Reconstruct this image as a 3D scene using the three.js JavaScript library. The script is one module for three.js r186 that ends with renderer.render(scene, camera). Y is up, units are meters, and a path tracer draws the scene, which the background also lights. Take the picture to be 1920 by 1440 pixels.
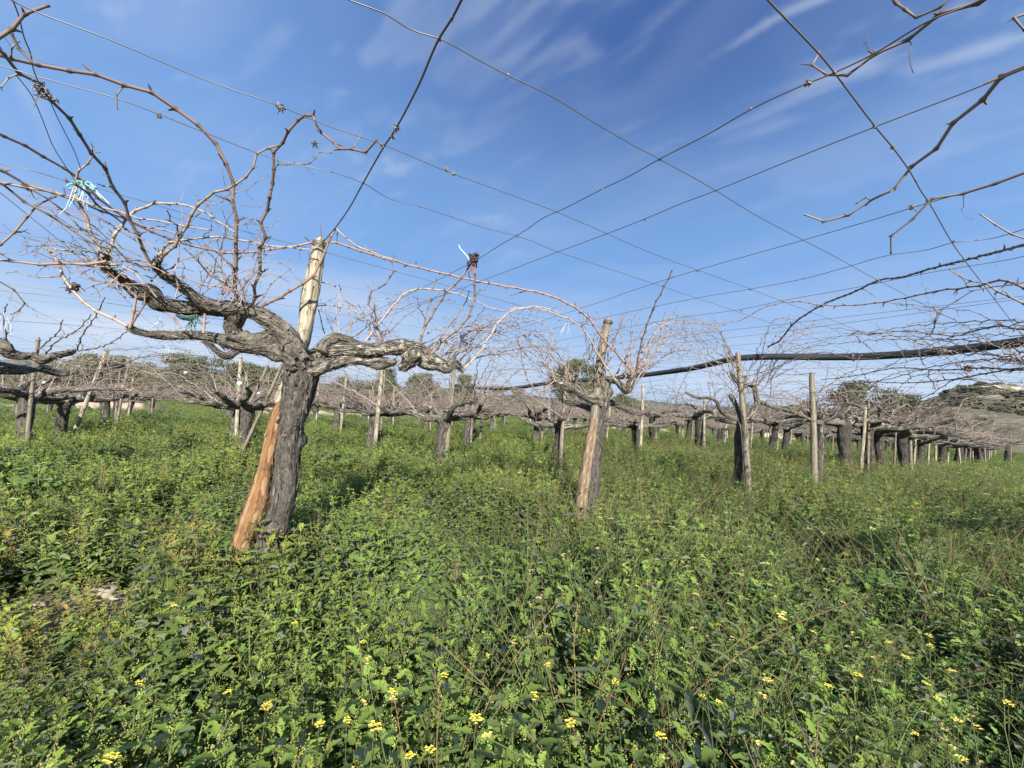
import * as THREE from 'three';
import { ImprovedNoise } from 'three/addons/math/ImprovedNoise.js';
import { mergeGeometries, mergeVertices } from 'three/addons/utils/BufferGeometryUtils.js';

// ------------------------------------------------------------------ camera, sky, sun, exposure
const scene = new THREE.Scene();
const V3 = (x, y, z) => new THREE.Vector3(x, y, z);
const EYE = 1.42, FOCAL = 776, PITCH = 0.0373, ROLL = 0.058;
const camera = new THREE.PerspectiveCamera(2 * Math.atan(720 / FOCAL) * 180 / Math.PI, 4 / 3, 0.05, 2500);
camera.position.set(0, EYE, 0);
camera.rotation.order = 'YXZ';
camera.rotation.set(PITCH, 0, ROLL);
scene.add(camera);
const renderer = new THREE.WebGLRenderer({ antialias: true });
renderer.toneMapping = THREE.LinearToneMapping;
const EXPOSURE = 2.45;
renderer.toneMappingExposure = EXPOSURE;
renderer.shadowMap.enabled = true;

function mulberry(a) {
  return function () { a |= 0; a = a + 0x6D2B79F5 | 0; let t = Math.imul(a ^ a >>> 15, 1 | a); t = t + Math.imul(t ^ t >>> 7, 61 | t) ^ t; return ((t ^ t >>> 14) >>> 0) / 4294967296; };
}
const perlin = new ImprovedNoise();
const N = (x, y, z) => perlin.noise(x + 31.4, y + 17.2, z + 5.7);
const fbm = (x, y, z, o = 4) => { let s = 0, a = 1, t = 0; for (let i = 0; i < o; i++) { s += a * N(x, y, z); t += a; a *= 0.5; x *= 2.03; y *= 2.03; z *= 2.03; } return s / t; };
const lerp = (a, b, t) => a + (b - a) * t, clamp = (x, a = 0, b = 1) => Math.min(b, Math.max(a, x));
const smooth = (a, b, x) => { const t = clamp((x - a) / (b - a)); return t * t * (3 - 2 * t); };

const SUN = V3(0.16, 0.50, 0.86).normalize();
function lin(c) { return [c[0], c[1], c[2]].map((v) => { v /= 255; return v <= 0.04045 ? v / 12.92 : Math.pow((v + 0.055) / 1.055, 2.4); }); }
const mix3 = (a, b, t) => [lerp(a[0], b[0], t), lerp(a[1], b[1], t), lerp(a[2], b[2], t)];
function skyColor(x, y, z) {
  const el = Math.asin(clamp(y, -1, 1)) * 57.2958;
  const deep = V3(Math.sin(0.36) * Math.cos(0.87), Math.sin(0.87), -Math.cos(0.36) * Math.cos(0.87));
  const away = Math.acos(clamp(x * deep.x + y * deep.y + z * deep.z, -1, 1)) * 57.2958;
  let c = mix3(lin([44, 93, 164]), lin([106, 152, 216]), smooth(2, 54, away));
  c = mix3(c, lin([132, 181, 240]), smooth(42, 12, el) * 0.78);
  c = mix3(c, lin([192, 216, 245]), smooth(17, 2, el) * 0.9);
  const toSun = Math.acos(clamp(x * SUN.x + y * SUN.y + z * SUN.z, -1, 1)) * 57.2958;
  const halo = Math.exp(-toSun / 16) * 0.9 + Math.exp(-toSun / 50) * 0.28;
  c = [c[0] + halo, c[1] + halo * 0.95, c[2] + halo * 0.85];
  if (y > 0.01) {
    // thin cirrus on a high plane
    const px = x / (y + 0.12), pz = z / (y + 0.12);
    const a = px * 0.80 + pz * 0.60, b = -px * 0.60 + pz * 0.80;
    const w = fbm(a * 1.1, b * 1.1, 3.1, 4);
    const s1 = fbm(a * 1.3 + w * 1.1, b * 6.5 + w * 2.4, 8.2, 5);
    const s2 = fbm(a * 4.5 + w * 3.0, b * 19.0 + w * 2.0, 1.7, 5);
    const cover = smooth(-0.35, 0.25, fbm(px * 0.7 + 4, pz * 0.7, 6.6, 3) + 0.16 * smooth(0.4, -0.6, px));
    let k = smooth(0.04, 0.52, s1 + 0.80 * s2) * cover * 0.44 * smooth(0.22, 0.60, y);
    const low = smooth(0.34, 0.08, y) * smooth(0.0, 0.05, y) * smooth(-0.25, 0.35, fbm(Math.atan2(x, -z) * 2.2, y * 9, 2.2, 4)) * (0.35 + 0.4 * smooth(0.1, -0.7, Math.atan2(x, -z)));
    const veil = 0.11 * smooth(-0.25, 0.45, fbm(a * 0.8 + w, b * 2.4 + w * 1.3, 12.3, 4)) * smooth(0.1, 0.35, y); k = clamp(k + low + veil);
    c = mix3(c, [0.78, 0.85, 0.97], k);
  } else if (y < -0.02) c = mix3(c, [0.16, 0.17, 0.10], smooth(-0.02, -0.12, y));
  return c;
}
{
  const w = 1024, h = 512, data = new Float32Array(w * h * 4);
  for (let j = 0; j < h; j++) for (let i = 0; i < w; i++) {
    const ph = ((i + 0.5) / w - 0.5) * 2 * Math.PI, th = ((j + 0.5) / h - 0.5) * Math.PI;
    const c = skyColor(Math.cos(th) * Math.cos(ph), Math.sin(th), Math.cos(th) * Math.sin(ph)), o = (j * w + i) * 4;
    for (let q = 0; q < 3; q++) data[o + q] = c[q] / EXPOSURE;
    data[o + 3] = 1;
  }
  const t = new THREE.DataTexture(data, w, h, THREE.RGBAFormat, THREE.FloatType);
  t.mapping = THREE.EquirectangularReflectionMapping; t.magFilter = THREE.LinearFilter; t.minFilter = THREE.LinearFilter; t.needsUpdate = true;
  scene.background = t; scene.environment = t;
}
const sun = new THREE.DirectionalLight(0xfff7ea, 5.0);
sun.position.copy(SUN).multiplyScalar(60); sun.target.position.set(0, 0, -8); sun.castShadow = true;
sun.shadow.camera.left = -50; sun.shadow.camera.right = 50; sun.shadow.camera.top = 50; sun.shadow.camera.bottom = -50; sun.shadow.camera.far = 200; sun.shadow.mapSize.set(4096, 4096);
scene.add(sun, sun.target);

// ------------------------------------------------------------------ places: a sight line of the photograph and the depth on it gives a point
const CR = Math.cos(ROLL), SR = Math.sin(ROLL), CP = Math.cos(PITCH), SP = Math.sin(PITCH);
function sight(px, py) {
  const x = (px - 960) / FOCAL, y = -(py - 720) / FOCAL, X = CR * x - SR * y, Y = SR * x + CR * y;
  return V3(X, Y * CP + SP, -(CP - Y * SP));
}
const at = (px, py, d) => { const r = sight(px, py); r.multiplyScalar(d / -r.z); r.y += EYE; return r; };
function gy(x, z) {      // the ground: level near the camera, falling away gently down the field
  const d = Math.hypot(x, z), s = d < 45 ? d : 45;
  return -0.034 * (Math.log(1 + Math.exp((s - 7) * 1.2)) / 1.2) + 0.05 * N(x * 0.35, 0, z * 0.35) * smooth(1.5, 5, d);
}
const onWeeds = (px, py, w = 0.32) => { let p = null; let h = w; for (let i = 0; i < 8; i++) { const r = sight(px, py); const t = (h - EYE) / r.y; p = r.multiplyScalar(t); h = gy(p.x, p.z) + w; } return V3(p.x, gy(p.x, p.z), p.z); };

// ------------------------------------------------------------------ object helpers
const names = {};
function numbered(n) { const k = names[n] = (names[n] ?? -1) + 1; return k ? n + '_' + String(k).padStart(3, '0') : n; }
function thing(name, label, category, p = V3(0, 0, 0), group) {
  const o = new THREE.Group(); o.name = numbered(name); o.position.copy(p); scene.add(o);
  o.userData = { label, category }; if (group) o.userData.group = group;
  return o;
}
function part(name, geometry, m, parent, label) {
  const o = new THREE.Mesh(geometry, m); o.name = numbered(name); o.castShadow = o.receiveShadow = true; parent.add(o);
  if (label) o.userData.label = label;
  return o;
}
function struct(name, geometry, m) { const o = part(name, geometry, m, scene); o.userData.kind = 'structure'; return o; }
function copyOf(root, name, p, turn, label, group, s = 1) {
  const r = root.clone(); r.name = numbered(name); scene.add(r); r.position.copy(p); r.rotation.y = turn; r.scale.setScalar(s);
  r.userData = { label, category: root.userData.category }; if (group) r.userData.group = group;
  return r;
}

class MB {               // collects tubes, leaves and quads into one geometry
  constructor() { this.p = []; this.n = []; this.u = []; this.c = []; this.i = []; }
  vert(p, n, u, v, c) { this.p.push(p.x, p.y, p.z); this.n.push(n.x, n.y, n.z); this.u.push(u, v); this.c.push(c[0], c[1], c[2]); return this.p.length / 3 - 1; }
  tri(a, b, c) { this.i.push(a, b, c); }
  tube(pts, rad, seg, col, closeEnd = true) {
    const f = frames(pts), base = this.p.length / 3, nrm = V3(); let len = 0;
    for (let k = 0; k < pts.length; k++) {
      if (k) len += pts[k].distanceTo(pts[k - 1]);
      const c = typeof col === 'function' ? col(k, k / (pts.length - 1)) : col;
      for (let s = 0; s <= seg; s++) {
        const a = s / seg * Math.PI * 2;
        nrm.copy(f.n[k]).multiplyScalar(Math.cos(a)).addScaledVector(f.b[k], Math.sin(a));
        this.vert(V3().copy(pts[k]).addScaledVector(nrm, rad[k]), nrm, s / seg, len * 6, c);
      }
    }
    const w = seg + 1;
    for (let k = 0; k + 1 < pts.length; k++) for (let s = 0; s < seg; s++) { const a = base + k * w + s, b = a + 1, c = a + w, d = c + 1; this.tri(a, b, c); this.tri(b, d, c); }
    if (closeEnd) for (const k of [0, pts.length - 1]) {
      const c = typeof col === 'function' ? col(k, k ? 1 : 0) : col, m = this.vert(pts[k], k ? f.t[k] : f.t[k].clone().negate(), 0, len * 6, c);
      for (let s = 0; s < seg; s++) { const a = base + k * w + s; k ? this.tri(a, a + 1, m) : this.tri(a + 1, a, m); }
    }
  }
  quad(a, b, c, d, n, col) {
    const i = [a, b, c, d].map((p, k) => this.vert(p, n, k & 1, k >> 1, col)); this.tri(i[0], i[1], i[2]); this.tri(i[0], i[2], i[3]);
  }
  geometry() {
    const g = new THREE.BufferGeometry();
    g.setAttribute('position', new THREE.Float32BufferAttribute(this.p, 3)); g.setAttribute('normal', new THREE.Float32BufferAttribute(this.n, 3));
    g.setAttribute('uv', new THREE.Float32BufferAttribute(this.u, 2)); g.setAttribute('color', new THREE.Float32BufferAttribute(this.c, 3));
    g.setIndex(this.i); return g;
  }
}
function frames(pts) {
  const t = pts.map((p, k) => V3().subVectors(pts[Math.min(k + 1, pts.length - 1)], pts[Math.max(k - 1, 0)]).normalize());
  const n = [], b = []; let v = Math.abs(t[0].y) < 0.8 ? V3(0, 1, 0) : V3(1, 0, 0);
  for (let k = 0; k < pts.length; k++) { v = v.clone().addScaledVector(t[k], -v.dot(t[k])); if (v.lengthSq() < 1e-8) v = V3(t[k].y, t[k].z, t[k].x); v.normalize(); n.push(v); b.push(V3().crossVectors(t[k], v)); }
  return { t, n, b };
}
function pathOf(ctrl) {  // smooth curve through control points, each with a radius
  const curve = new THREE.CatmullRomCurve3(ctrl.map((c) => c.p), false, 'centripetal');
  const radius = (t) => { const x = t * (ctrl.length - 1), i = Math.min(ctrl.length - 2, Math.floor(x)), f = x - i; return lerp(ctrl[i].r, ctrl[i + 1].r, f * f * (3 - 2 * f)); };
  let len = 0; for (let i = 1; i < ctrl.length; i++) len += ctrl[i].p.distanceTo(ctrl[i - 1].p);
  return { curve, radius, len };
}
// a gnarled limb: fibrous ridges that spiral, lumps, peeling bark strips
function limb(ctrl, o = {}) {
  const { seg = 28, step = 0.012, ridge = 0.10, lump = 0.16, twist = 3, strips = 0, seed = 1, tile = 0.3, flat = 1, knots = 0 } = o;
  const { curve, radius, len } = pathOf(ctrl), K = Math.max(6, Math.ceil(len / step)), rnd = mulberry(seed * 977 + 13);
  const pts = [], rad = []; for (let k = 0; k <= K; k++) { pts.push(curve.getPoint(k / K)); rad.push(radius(k / K)); }
  const f = frames(pts), pos = [], uv = [], idx = [], w = seg + 1, surf = [];
  const meanR = rad.reduce((a, b) => a + b) / rad.length, tiles = Math.max(1, Math.round(2 * Math.PI * meanR / tile));
  let s = 0; const dir = V3();
  const burls = []; for (let i = 0; i < knots; i++) burls.push([rnd() * len, rnd() * 6.283, 0.25 + rnd() * 0.45, 0.03 + rnd() * 0.03]);
  for (let k = 0; k <= K; k++) {
    if (k) s += pts[k].distanceTo(pts[k - 1]);
    const endFade = Math.min(1, (len - s) / (rad[k] * 0.7 + 1e-4) * 0.8 + 0.25);
    for (let j = 0; j <= seg; j++) {
      const a = (j % seg) / seg * Math.PI * 2, ta = a + s * twist + seed, ca = Math.cos(ta), sa = Math.sin(ta);
      let d = 1 + lump * 0.8 * N(Math.cos(a) * 0.9 + seed * 3.1, Math.sin(a) * 0.9, s * 6 / (meanR * 20 + 0.4)) * 1.6;
      d += ridge * N(ca * 2.6 + seed, sa * 2.6, s * 9) * 1.0 + ridge * 0.9 * N(ca * 7, sa * 7 + seed, s * 16) + ridge * 0.7 * N(ca * 13, sa * 13, s * 40 + seed) + ridge * 0.5 * Math.abs(N(ca * 5 + seed, sa * 5, s * 75));
      for (const [bs, ba, bh, bw] of burls) { const da = Math.atan2(Math.sin(a - ba), Math.cos(a - ba)) * meanR, q = ((s - bs) ** 2 + da * da) / (bw * bw); if (q < 6) d += bh * Math.exp(-q); }
      const r = rad[k] * d * endFade;
      dir.copy(f.n[k]).multiplyScalar(Math.cos(a)).addScaledVector(f.b[k], Math.sin(a) * flat);
      pos.push(pts[k].x + dir.x * r, pts[k].y + dir.y * r, pts[k].z + dir.z * r); uv.push(j / seg * tiles + s * twist * 0.16 * tiles, s / tile);
    }
  }
  for (let k = 0; k < K; k++) for (let j = 0; j < seg; j++) { const a = k * w + j, b = a + 1, c = a + w, d = c + 1; idx.push(a, b, c, b, d, c); }
  for (const k of [0, K]) { const m = pos.length / 3; pos.push(pts[k].x, pts[k].y, pts[k].z); uv.push(0.5, 0.5); for (let j = 0; j < seg; j++) k ? idx.push(k * w + j, k * w + j + 1, m) : idx.push(j + 1, j, m); }
  for (let q = 0; q < strips; q++) {   // strips of bark that peel off
    const k0 = Math.floor(rnd() * (K - 4)), n = Math.min(K - k0, Math.max(3, Math.round((0.03 + rnd() * 0.09) / (len / K)))), a0 = rnd() * 6.283, wd = (0.05 + rnd() * 0.13), lift = 0.003 + rnd() * rnd() * 0.026, both = rnd() < 0.35;
    const q0 = pos.length / 3, st = 4;
    for (let e = 0; e <= st; e++) {
      const k = Math.min(K, k0 + Math.round(n * e / st)), x = e / st, l = 0.002 + lift * (both ? Math.abs(x * 2 - 1) ** 2 : x * x);
      for (const sd of [-1, 1]) {
        const a = a0 - (k - k0) * (len / K) * twist * 0.7 + sd * wd * (1 - 0.6 * x), r = rad[k] * 1.03 + l;
        dir.copy(f.n[k]).multiplyScalar(Math.cos(a)).addScaledVector(f.b[k], Math.sin(a) * flat);
        pos.push(pts[k].x + dir.x * r, pts[k].y + dir.y * r - l * 0.35, pts[k].z + dir.z * r); uv.push(a / 6.283 * tiles, (k * len / K) / tile);
      }
    }
    for (let e = 0; e < st; e++) { const a = q0 + e * 2; idx.push(a, a + 1, a + 2, a + 1, a + 3, a + 2); }
  }
  const g = new THREE.BufferGeometry();
  g.setAttribute('position', new THREE.Float32BufferAttribute(pos, 3)); g.setAttribute('uv', new THREE.Float32BufferAttribute(uv, 2)); g.setIndex(idx); g.computeVertexNormals();
  const nn = g.attributes.normal;
  for (let k = 0; k <= K; k++) { const a = k * w, b = a + seg, x = nn.getX(a) + nn.getX(b), y = nn.getY(a) + nn.getY(b), z = nn.getZ(a) + nn.getZ(b), l = Math.hypot(x, y, z) || 1; nn.setXYZ(a, x / l, y / l, z / l); nn.setXYZ(b, x / l, y / l, z / l); }
  return g;
}
const CANE = [[0.28, 0.205, 0.165], [0.235, 0.155, 0.122], [0.205, 0.135, 0.11], [0.29, 0.232, 0.19], [0.15, 0.108, 0.092], [0.195, 0.163, 0.134], [0.145, 0.118, 0.098], [0.23, 0.188, 0.15]];
// a cane: straight between nodes, swollen and turning slightly at each node, with spurs, side twigs and tendrils
function cane(mb, line, r0, r1, o = {}) {
  const { node = 0.075, zig = 0.09, side = 0.5, long = 0.3, tendril = 0.25, seg = 7, tone = 0, seed = 1, sag = 0, sub = 0 } = o, rnd = mulberry(seed * 7919 + 101);
  const curve = line.length > 2 ? new THREE.CatmullRomCurve3(line, false, 'centripetal') : new THREE.LineCurve3(line[0], line[1]);
  const len = curve.getLength(), n = Math.max(2, Math.round(len / node)), c0 = CANE[tone % CANE.length], pts = [], rad = [], dark = [], nodes = [];
  const P = curve.getSpacedPoints(n), f = frames(P);
  for (let k = 0; k <= n; k++) {
    const ang = (k & 1 ? 0 : Math.PI) + k * 0.5 + rnd() * 0.6, off = zig * node * (0.4 + rnd() * 0.8) * (k && k < n ? 1 : 0);
    P[k].addScaledVector(f.n[k], Math.cos(ang) * off).addScaledVector(f.b[k], Math.sin(ang) * off);
    nodes.push({ p: P[k], out: V3().addScaledVector(f.n[k], Math.cos(ang)).addScaledVector(f.b[k], Math.sin(ang)), t: f.t[k] });
  }
  for (let k = 0; k <= n; k++) {
    const r = lerp(r0, r1, k / n), sw = 1.38 + rnd() * 0.25;
    if (k) { const e = Math.min(0.35, 0.012 / node * 1.1); pts.push(V3().lerpVectors(P[k - 1], P[k], 1 - e)); rad.push(r * 1.02); dark.push(0.95); }
    pts.push(P[k]); rad.push(r * sw); dark.push(0.55);
    if (k < n) { const e = Math.min(0.35, 0.012 / node * 1.1); pts.push(V3().lerpVectors(P[k], P[k + 1], e)); rad.push(r); dark.push(1.08); }
  }
  const v = 0.82 + rnd() * 0.36;
  mb.tube(pts, rad, seg, (k) => [c0[0] * dark[k] * v, c0[1] * dark[k] * v, c0[2] * dark[k] * v]);
  if (sub > 1) return;
  for (let k = 1; k < n; k++) {
    const { p, out, t } = nodes[k], r = lerp(r0, r1, k / n);
    if (rnd() < side) {   // bud or short spur
      const L = r * (1.8 + rnd() * 2.5) + rnd() * rnd() * 0.035, d = V3().copy(out).addScaledVector(t, 0.6).normalize();
      mb.tube([p, V3().copy(p).addScaledVector(d, L * 0.6), V3().copy(p).addScaledVector(d, L)], [r * 0.8, r * 0.62, r * 0.3], Math.max(4, seg - 2), [c0[0] * 0.5, c0[1] * 0.5, c0[2] * 0.5]);
    }
    if (rnd() < long * 0.55) {
      const L = 0.05 + rnd() * rnd() * 0.28, d = V3().copy(out).addScaledVector(t, 0.5).add(V3(0, 0.35 * (rnd() - 0.2), 0)).normalize(), q = [p.clone()];
      for (let j = 1; j <= 3; j++) q.push(V3().copy(q[j - 1]).addScaledVector(d, L / 3).add(V3(rnd() - 0.5, rnd() - 0.5, rnd() - 0.5).multiplyScalar(L * 0.28)));
      cane(mb, q, Math.max(r * 0.5, 0.0011), Math.max(0.0009, r * 0.3), { node: node * 0.6, zig: 0.22, side: side * 0.7, long: 0, tendril: tendril * 0.5, seg: Math.max(4, seg - 2), tone: tone + 1 + (rnd() * 3 | 0), seed: seed * 31 + k, sub: sub + 1 });
    }
    if (rnd() < tendril * 0.35) {   // curled tendril
      const q = [], R = 0.008 + rnd() * 0.014, turns = 1 + rnd() * 2, L = 0.03 + rnd() * 0.07, d = V3().copy(out).add(V3(0, -0.5, 0)).normalize(), m = 14;
      for (let j = 0; j <= m; j++) { const x = j / m, a = x * turns * 6.283, rr = R * x; q.push(V3().copy(p).addScaledVector(d, L * x).add(V3(Math.cos(a) * rr, Math.sin(a) * rr - 0.02 * x, Math.sin(a * 0.7) * rr))); }
      mb.tube(q, q.map((_, j) => lerp(0.0012, 0.0006, j / m)), 4, [0.13, 0.09, 0.075]);
    }
  }
}

// ------------------------------------------------------------------ textures
function hash(ix, iy, s) { let h = Math.imul(ix, 374761393) + Math.imul(iy, 668265263) + Math.imul(s, 1274126177); h = Math.imul(h ^ h >>> 13, 1274126177); return ((h ^ h >>> 16) >>> 0) / 4294967296; }
function tn(x, y, px, py, s) {   // tiling value noise
  const ix = Math.floor(x), iy = Math.floor(y), fx = x - ix, fy = y - iy, ux = fx * fx * (3 - 2 * fx), uy = fy * fy * (3 - 2 * fy), m = (a, n) => ((a % n) + n) % n;
  const h = (i, j) => hash(m(ix + i, px), m(iy + j, py), s);
  return lerp(lerp(h(0, 0), h(1, 0), ux), lerp(h(0, 1), h(1, 1), ux), uy);
}
const tf = (u, v, a, b, s, o = 3) => { let r = 0, k = 1, t = 0; for (let i = 0; i < o; i++) { r += k * tn(u * a, v * b, a, b, s + i); t += k; k *= 0.55; a *= 2; b *= 2; } return r / t; };
function makeTex(w, h, fn, srgb) {
  const d = new Uint8Array(w * h * 4);
  for (let j = 0; j < h; j++) for (let i = 0; i < w; i++) { const c = fn(i / w, j / h), o = (j * w + i) * 4; for (let q = 0; q < 3; q++) { const x = clamp(c[q]); d[o + q] = 255 * (srgb ? (x <= 0.0031308 ? 12.92 * x : 1.055 * Math.pow(x, 1 / 2.4) - 0.055) : x); } d[o + 3] = 255; }
  const t = new THREE.DataTexture(d, w, h); t.wrapS = t.wrapT = THREE.RepeatWrapping; t.magFilter = THREE.LinearFilter; t.minFilter = THREE.LinearMipmapLinearFilter; t.generateMipmaps = true;
  if (srgb) t.colorSpace = THREE.SRGBColorSpace; t.needsUpdate = true; return t;
}
const barkH = (u, v) => { const w = tf(u, v, 4, 3, 5, 2) * 0.10, a = tf(u + w, v, 24, 5, 1, 3), b = tf(u + w * 1.4, v, 56, 16, 9, 3), c = tf(u, v, 9, 5, 21, 3); return clamp(0.40 * a + 0.40 * b + 0.30 * c - 0.05); };
const barkCol = (dk, md, lt) => (u, v) => { const h = barkH(u, v), big = tf(u, v, 3, 3, 33, 3); let c = mix3(dk, md, smooth(0.32, 0.52, h)); c = mix3(c, lt, smooth(0.50, 0.70, h + (big - 0.5) * 0.35)); const m = smooth(0.62, 0.78, tf(u, v, 7, 6, 44, 3)); return mix3(c, [c[0] * 0.85, c[1] * 0.92, c[2] * 0.72], m * 0.6); };
const barkBump = makeTex(512, 512, (u, v) => { const h = barkH(u, v); return [h, h, h]; });
const texTrunk = makeTex(512, 512, barkCol([0.017, 0.015, 0.013], [0.072, 0.064, 0.055], [0.185, 0.168, 0.145]), true);
const texArm = makeTex(512, 512, barkCol([0.020, 0.0175, 0.015], [0.112, 0.099, 0.082], [0.32, 0.29, 0.245]), true);
const woodH = (u, v) => { const w = tf(u, v, 3, 2, 3, 2) * 0.09; return clamp(0.6 * tf(u + w, v, 30, 2, 61, 3) + 0.4 * tf(u + w, v, 80, 5, 70, 2)); };
const crack = (u, v) => { const w = tf(u, v, 5, 3, 8, 2) * 0.07, a = tf(u + w, v, 14, 2, 80, 2); return smooth(0.70, 0.80, a) * smooth(0.35, 0.6, tf(u, v, 4, 4, 90, 2)); };
const woodCol = (a, b, st) => (u, v) => { const h = woodH(u, v); let c = mix3(a, b, smooth(0.3, 0.68, h)); c = mix3(c, st, smooth(0.52, 0.68, tf(u, v, 13, 2, 55, 3)) * 0.7); return mix3(c, [0.06, 0.045, 0.035], crack(u, v) * 0.85); };
const woodBump = makeTex(512, 512, (u, v) => { const h = woodH(u, v) * 0.8 - crack(u, v) * 0.6 + 0.2; return [h, h, h]; });
const texPale = makeTex(512, 512, woodCol([0.145, 0.125, 0.09], [0.38, 0.335, 0.25], [0.13, 0.13, 0.095]), true);
const texGrey = makeTex(512, 512, woodCol([0.085, 0.073, 0.058], [0.225, 0.195, 0.15], [0.09, 0.078, 0.06]), true);
const texRaw = makeTex(512, 512, woodCol([0.080, 0.040, 0.017], [0.205, 0.105, 0.041], [0.27, 0.19, 0.105]), true);
const texRawB = makeTex(512, 512, woodCol([0.09, 0.06, 0.04], [0.23, 0.155, 0.095], [0.31, 0.265, 0.20]), true);
const texCane = makeTex(128, 256, (u, v) => { const a = 0.72 + 0.42 * tf(u, v, 16, 6, 3, 3) + 0.12 * (tf(u, v, 4, 3, 9, 2) - 0.5); return [a, a, a]; }, true);

const std = (o) => new THREE.MeshStandardMaterial({ roughness: 0.9, side: THREE.DoubleSide, ...o });
const mTrunk = std({ map: texTrunk, bumpMap: barkBump, bumpScale: 0.02 });
const mArm = std({ map: texArm, bumpMap: barkBump, bumpScale: 0.02 });
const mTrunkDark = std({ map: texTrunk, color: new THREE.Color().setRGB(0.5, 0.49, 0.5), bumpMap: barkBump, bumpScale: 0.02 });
const mPale = std({ map: texPale, bumpMap: woodBump, bumpScale: 0.006 });
const mGrey = std({ map: texGrey, bumpMap: woodBump, bumpScale: 0.006 });
const mRaw = std({ map: texRaw, bumpMap: woodBump, bumpScale: 0.008 });
const mRawB = std({ map: texRawB, bumpMap: woodBump, bumpScale: 0.008 });
const mCane = std({ map: texCane, vertexColors: true, roughness: 0.62 });
const mWire = std({ color: new THREE.Color().setRGB(0.13, 0.125, 0.125), roughness: 0.5, metalness: 0.55 });
const mKnot = std({ color: new THREE.Color().setRGB(0.17, 0.165, 0.16), roughness: 0.5, metalness: 0.4 });
const mPipe = std({ color: new THREE.Color().setRGB(0.022, 0.027, 0.031), roughness: 0.55 });
const mTwine = std({ color: new THREE.Color().setRGB(0.42, 0.54, 0.57), roughness: 0.8 });

// ------------------------------------------------------------------ large structure: field, bank, hills
const noV = (g) => g;
{
  const ng = 150, pos = [], uv = [], idx = [];
  const ring = [0]; for (let k = 1; k <= 90; k++) ring.push(0.25 * Math.pow(1.105, k) - 0.2);
  const A = 144;
  for (let k = 0; k < ring.length; k++) for (let a = 0; a <= A; a++) { const th = a / A * Math.PI * 2, x = Math.cos(th) * ring[k], z = Math.sin(th) * ring[k]; pos.push(x, gy(x, z), z); uv.push(x / 3, z / 3); }
  for (let k = 0; k + 1 < ring.length; k++) for (let a = 0; a < A; a++) { const p = k * (A + 1) + a, q = p + A + 1; idx.push(p, p + 1, q, p + 1, q + 1, q); }
  const g = new THREE.BufferGeometry(); g.setAttribute('position', new THREE.Float32BufferAttribute(pos, 3)); g.setAttribute('uv', new THREE.Float32BufferAttribute(uv, 2)); g.setIndex(idx); g.computeVertexNormals();
  const tex = makeTex(512, 512, (u, v) => { const a = tf(u, v, 24, 24, 7, 4), b = tf(u, v, 5, 5, 17, 3), s = smooth(0.66, 0.72, tf(u, v, 60, 60, 27, 2)); let c = mix3([0.085, 0.062, 0.042], [0.19, 0.145, 0.10], a); c = mix3(c, [0.07, 0.085, 0.035], smooth(0.40, 0.60, b) * 0.7); return mix3(c, [0.34, 0.30, 0.24], s * 0.7); }, true);
  const bmp = makeTex(512, 512, (u, v) => { const a = tf(u, v, 24, 24, 7, 4) * 0.6 + 0.4 * tf(u, v, 60, 60, 27, 2); return [a, a, a]; });
  struct('ground', g, std({ map: tex, bumpMap: bmp, bumpScale: 0.03, roughness: 1 }));
}
function ridgeMesh(az0, az1, d0, d1, top, nA, nD, shade, rough, seed) {   // a hillside between two distances, its crest given as elevation over azimuth
  const pos = [], col = [], idx = [];
  for (let j = 0; j <= nD; j++) for (let i = 0; i <= nA; i++) {
    const az = lerp(az0, az1, i / nA), t = j / nD, d = lerp(d0, d1, t), h = top(az) * d1 + EYE, x = Math.sin(az) * d, z = -Math.cos(az) * d;
    let y = lerp(-2.2, h, Math.pow(Math.sin(t * Math.PI / 2), 1.15));
    const ter = N(x * 0.020, y * 0.09 + seed, z * 0.020), w = Math.sin(t * Math.PI);
    y += rough * w * (ter * 1.4 + 0.7 * N(x * 0.06, seed, z * 0.06)) + rough * 0.25 * N(x * 0.25, seed, z * 0.25);
    pos.push(x, y, z); const c = shade(x, y, z, t, ter); col.push(...c);
  }
  for (let j = 0; j < nD; j++) for (let i = 0; i < nA; i++) { const a = j * (nA + 1) + i, b = a + 1, c = a + nA + 1, d = c + 1; idx.push(a, b, c, b, d, c); }
  const n0 = pos.length / 3;   // back side down to the ground, so the hill has a body
  for (let i = 0; i <= nA; i++) { const az = lerp(az0, az1, i / nA), d = d1 * 1.35; pos.push(Math.sin(az) * d, -3, -Math.cos(az) * d); col.push(0.08, 0.09, 0.05); }
  for (let i = 0; i < nA; i++) { const a = nD * (nA + 1) + i, b = a + 1, c = n0 + i, d = c + 1; idx.push(a, b, c, b, d, c); }
  const g = new THREE.BufferGeometry(); g.setAttribute('position', new THREE.Float32BufferAttribute(pos, 3)); g.setAttribute('color', new THREE.Float32BufferAttribute(col, 3)); g.setIndex(idx); g.computeVertexNormals();
  return g;
}
const mHill = std({ vertexColors: true, roughness: 1 });
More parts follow.
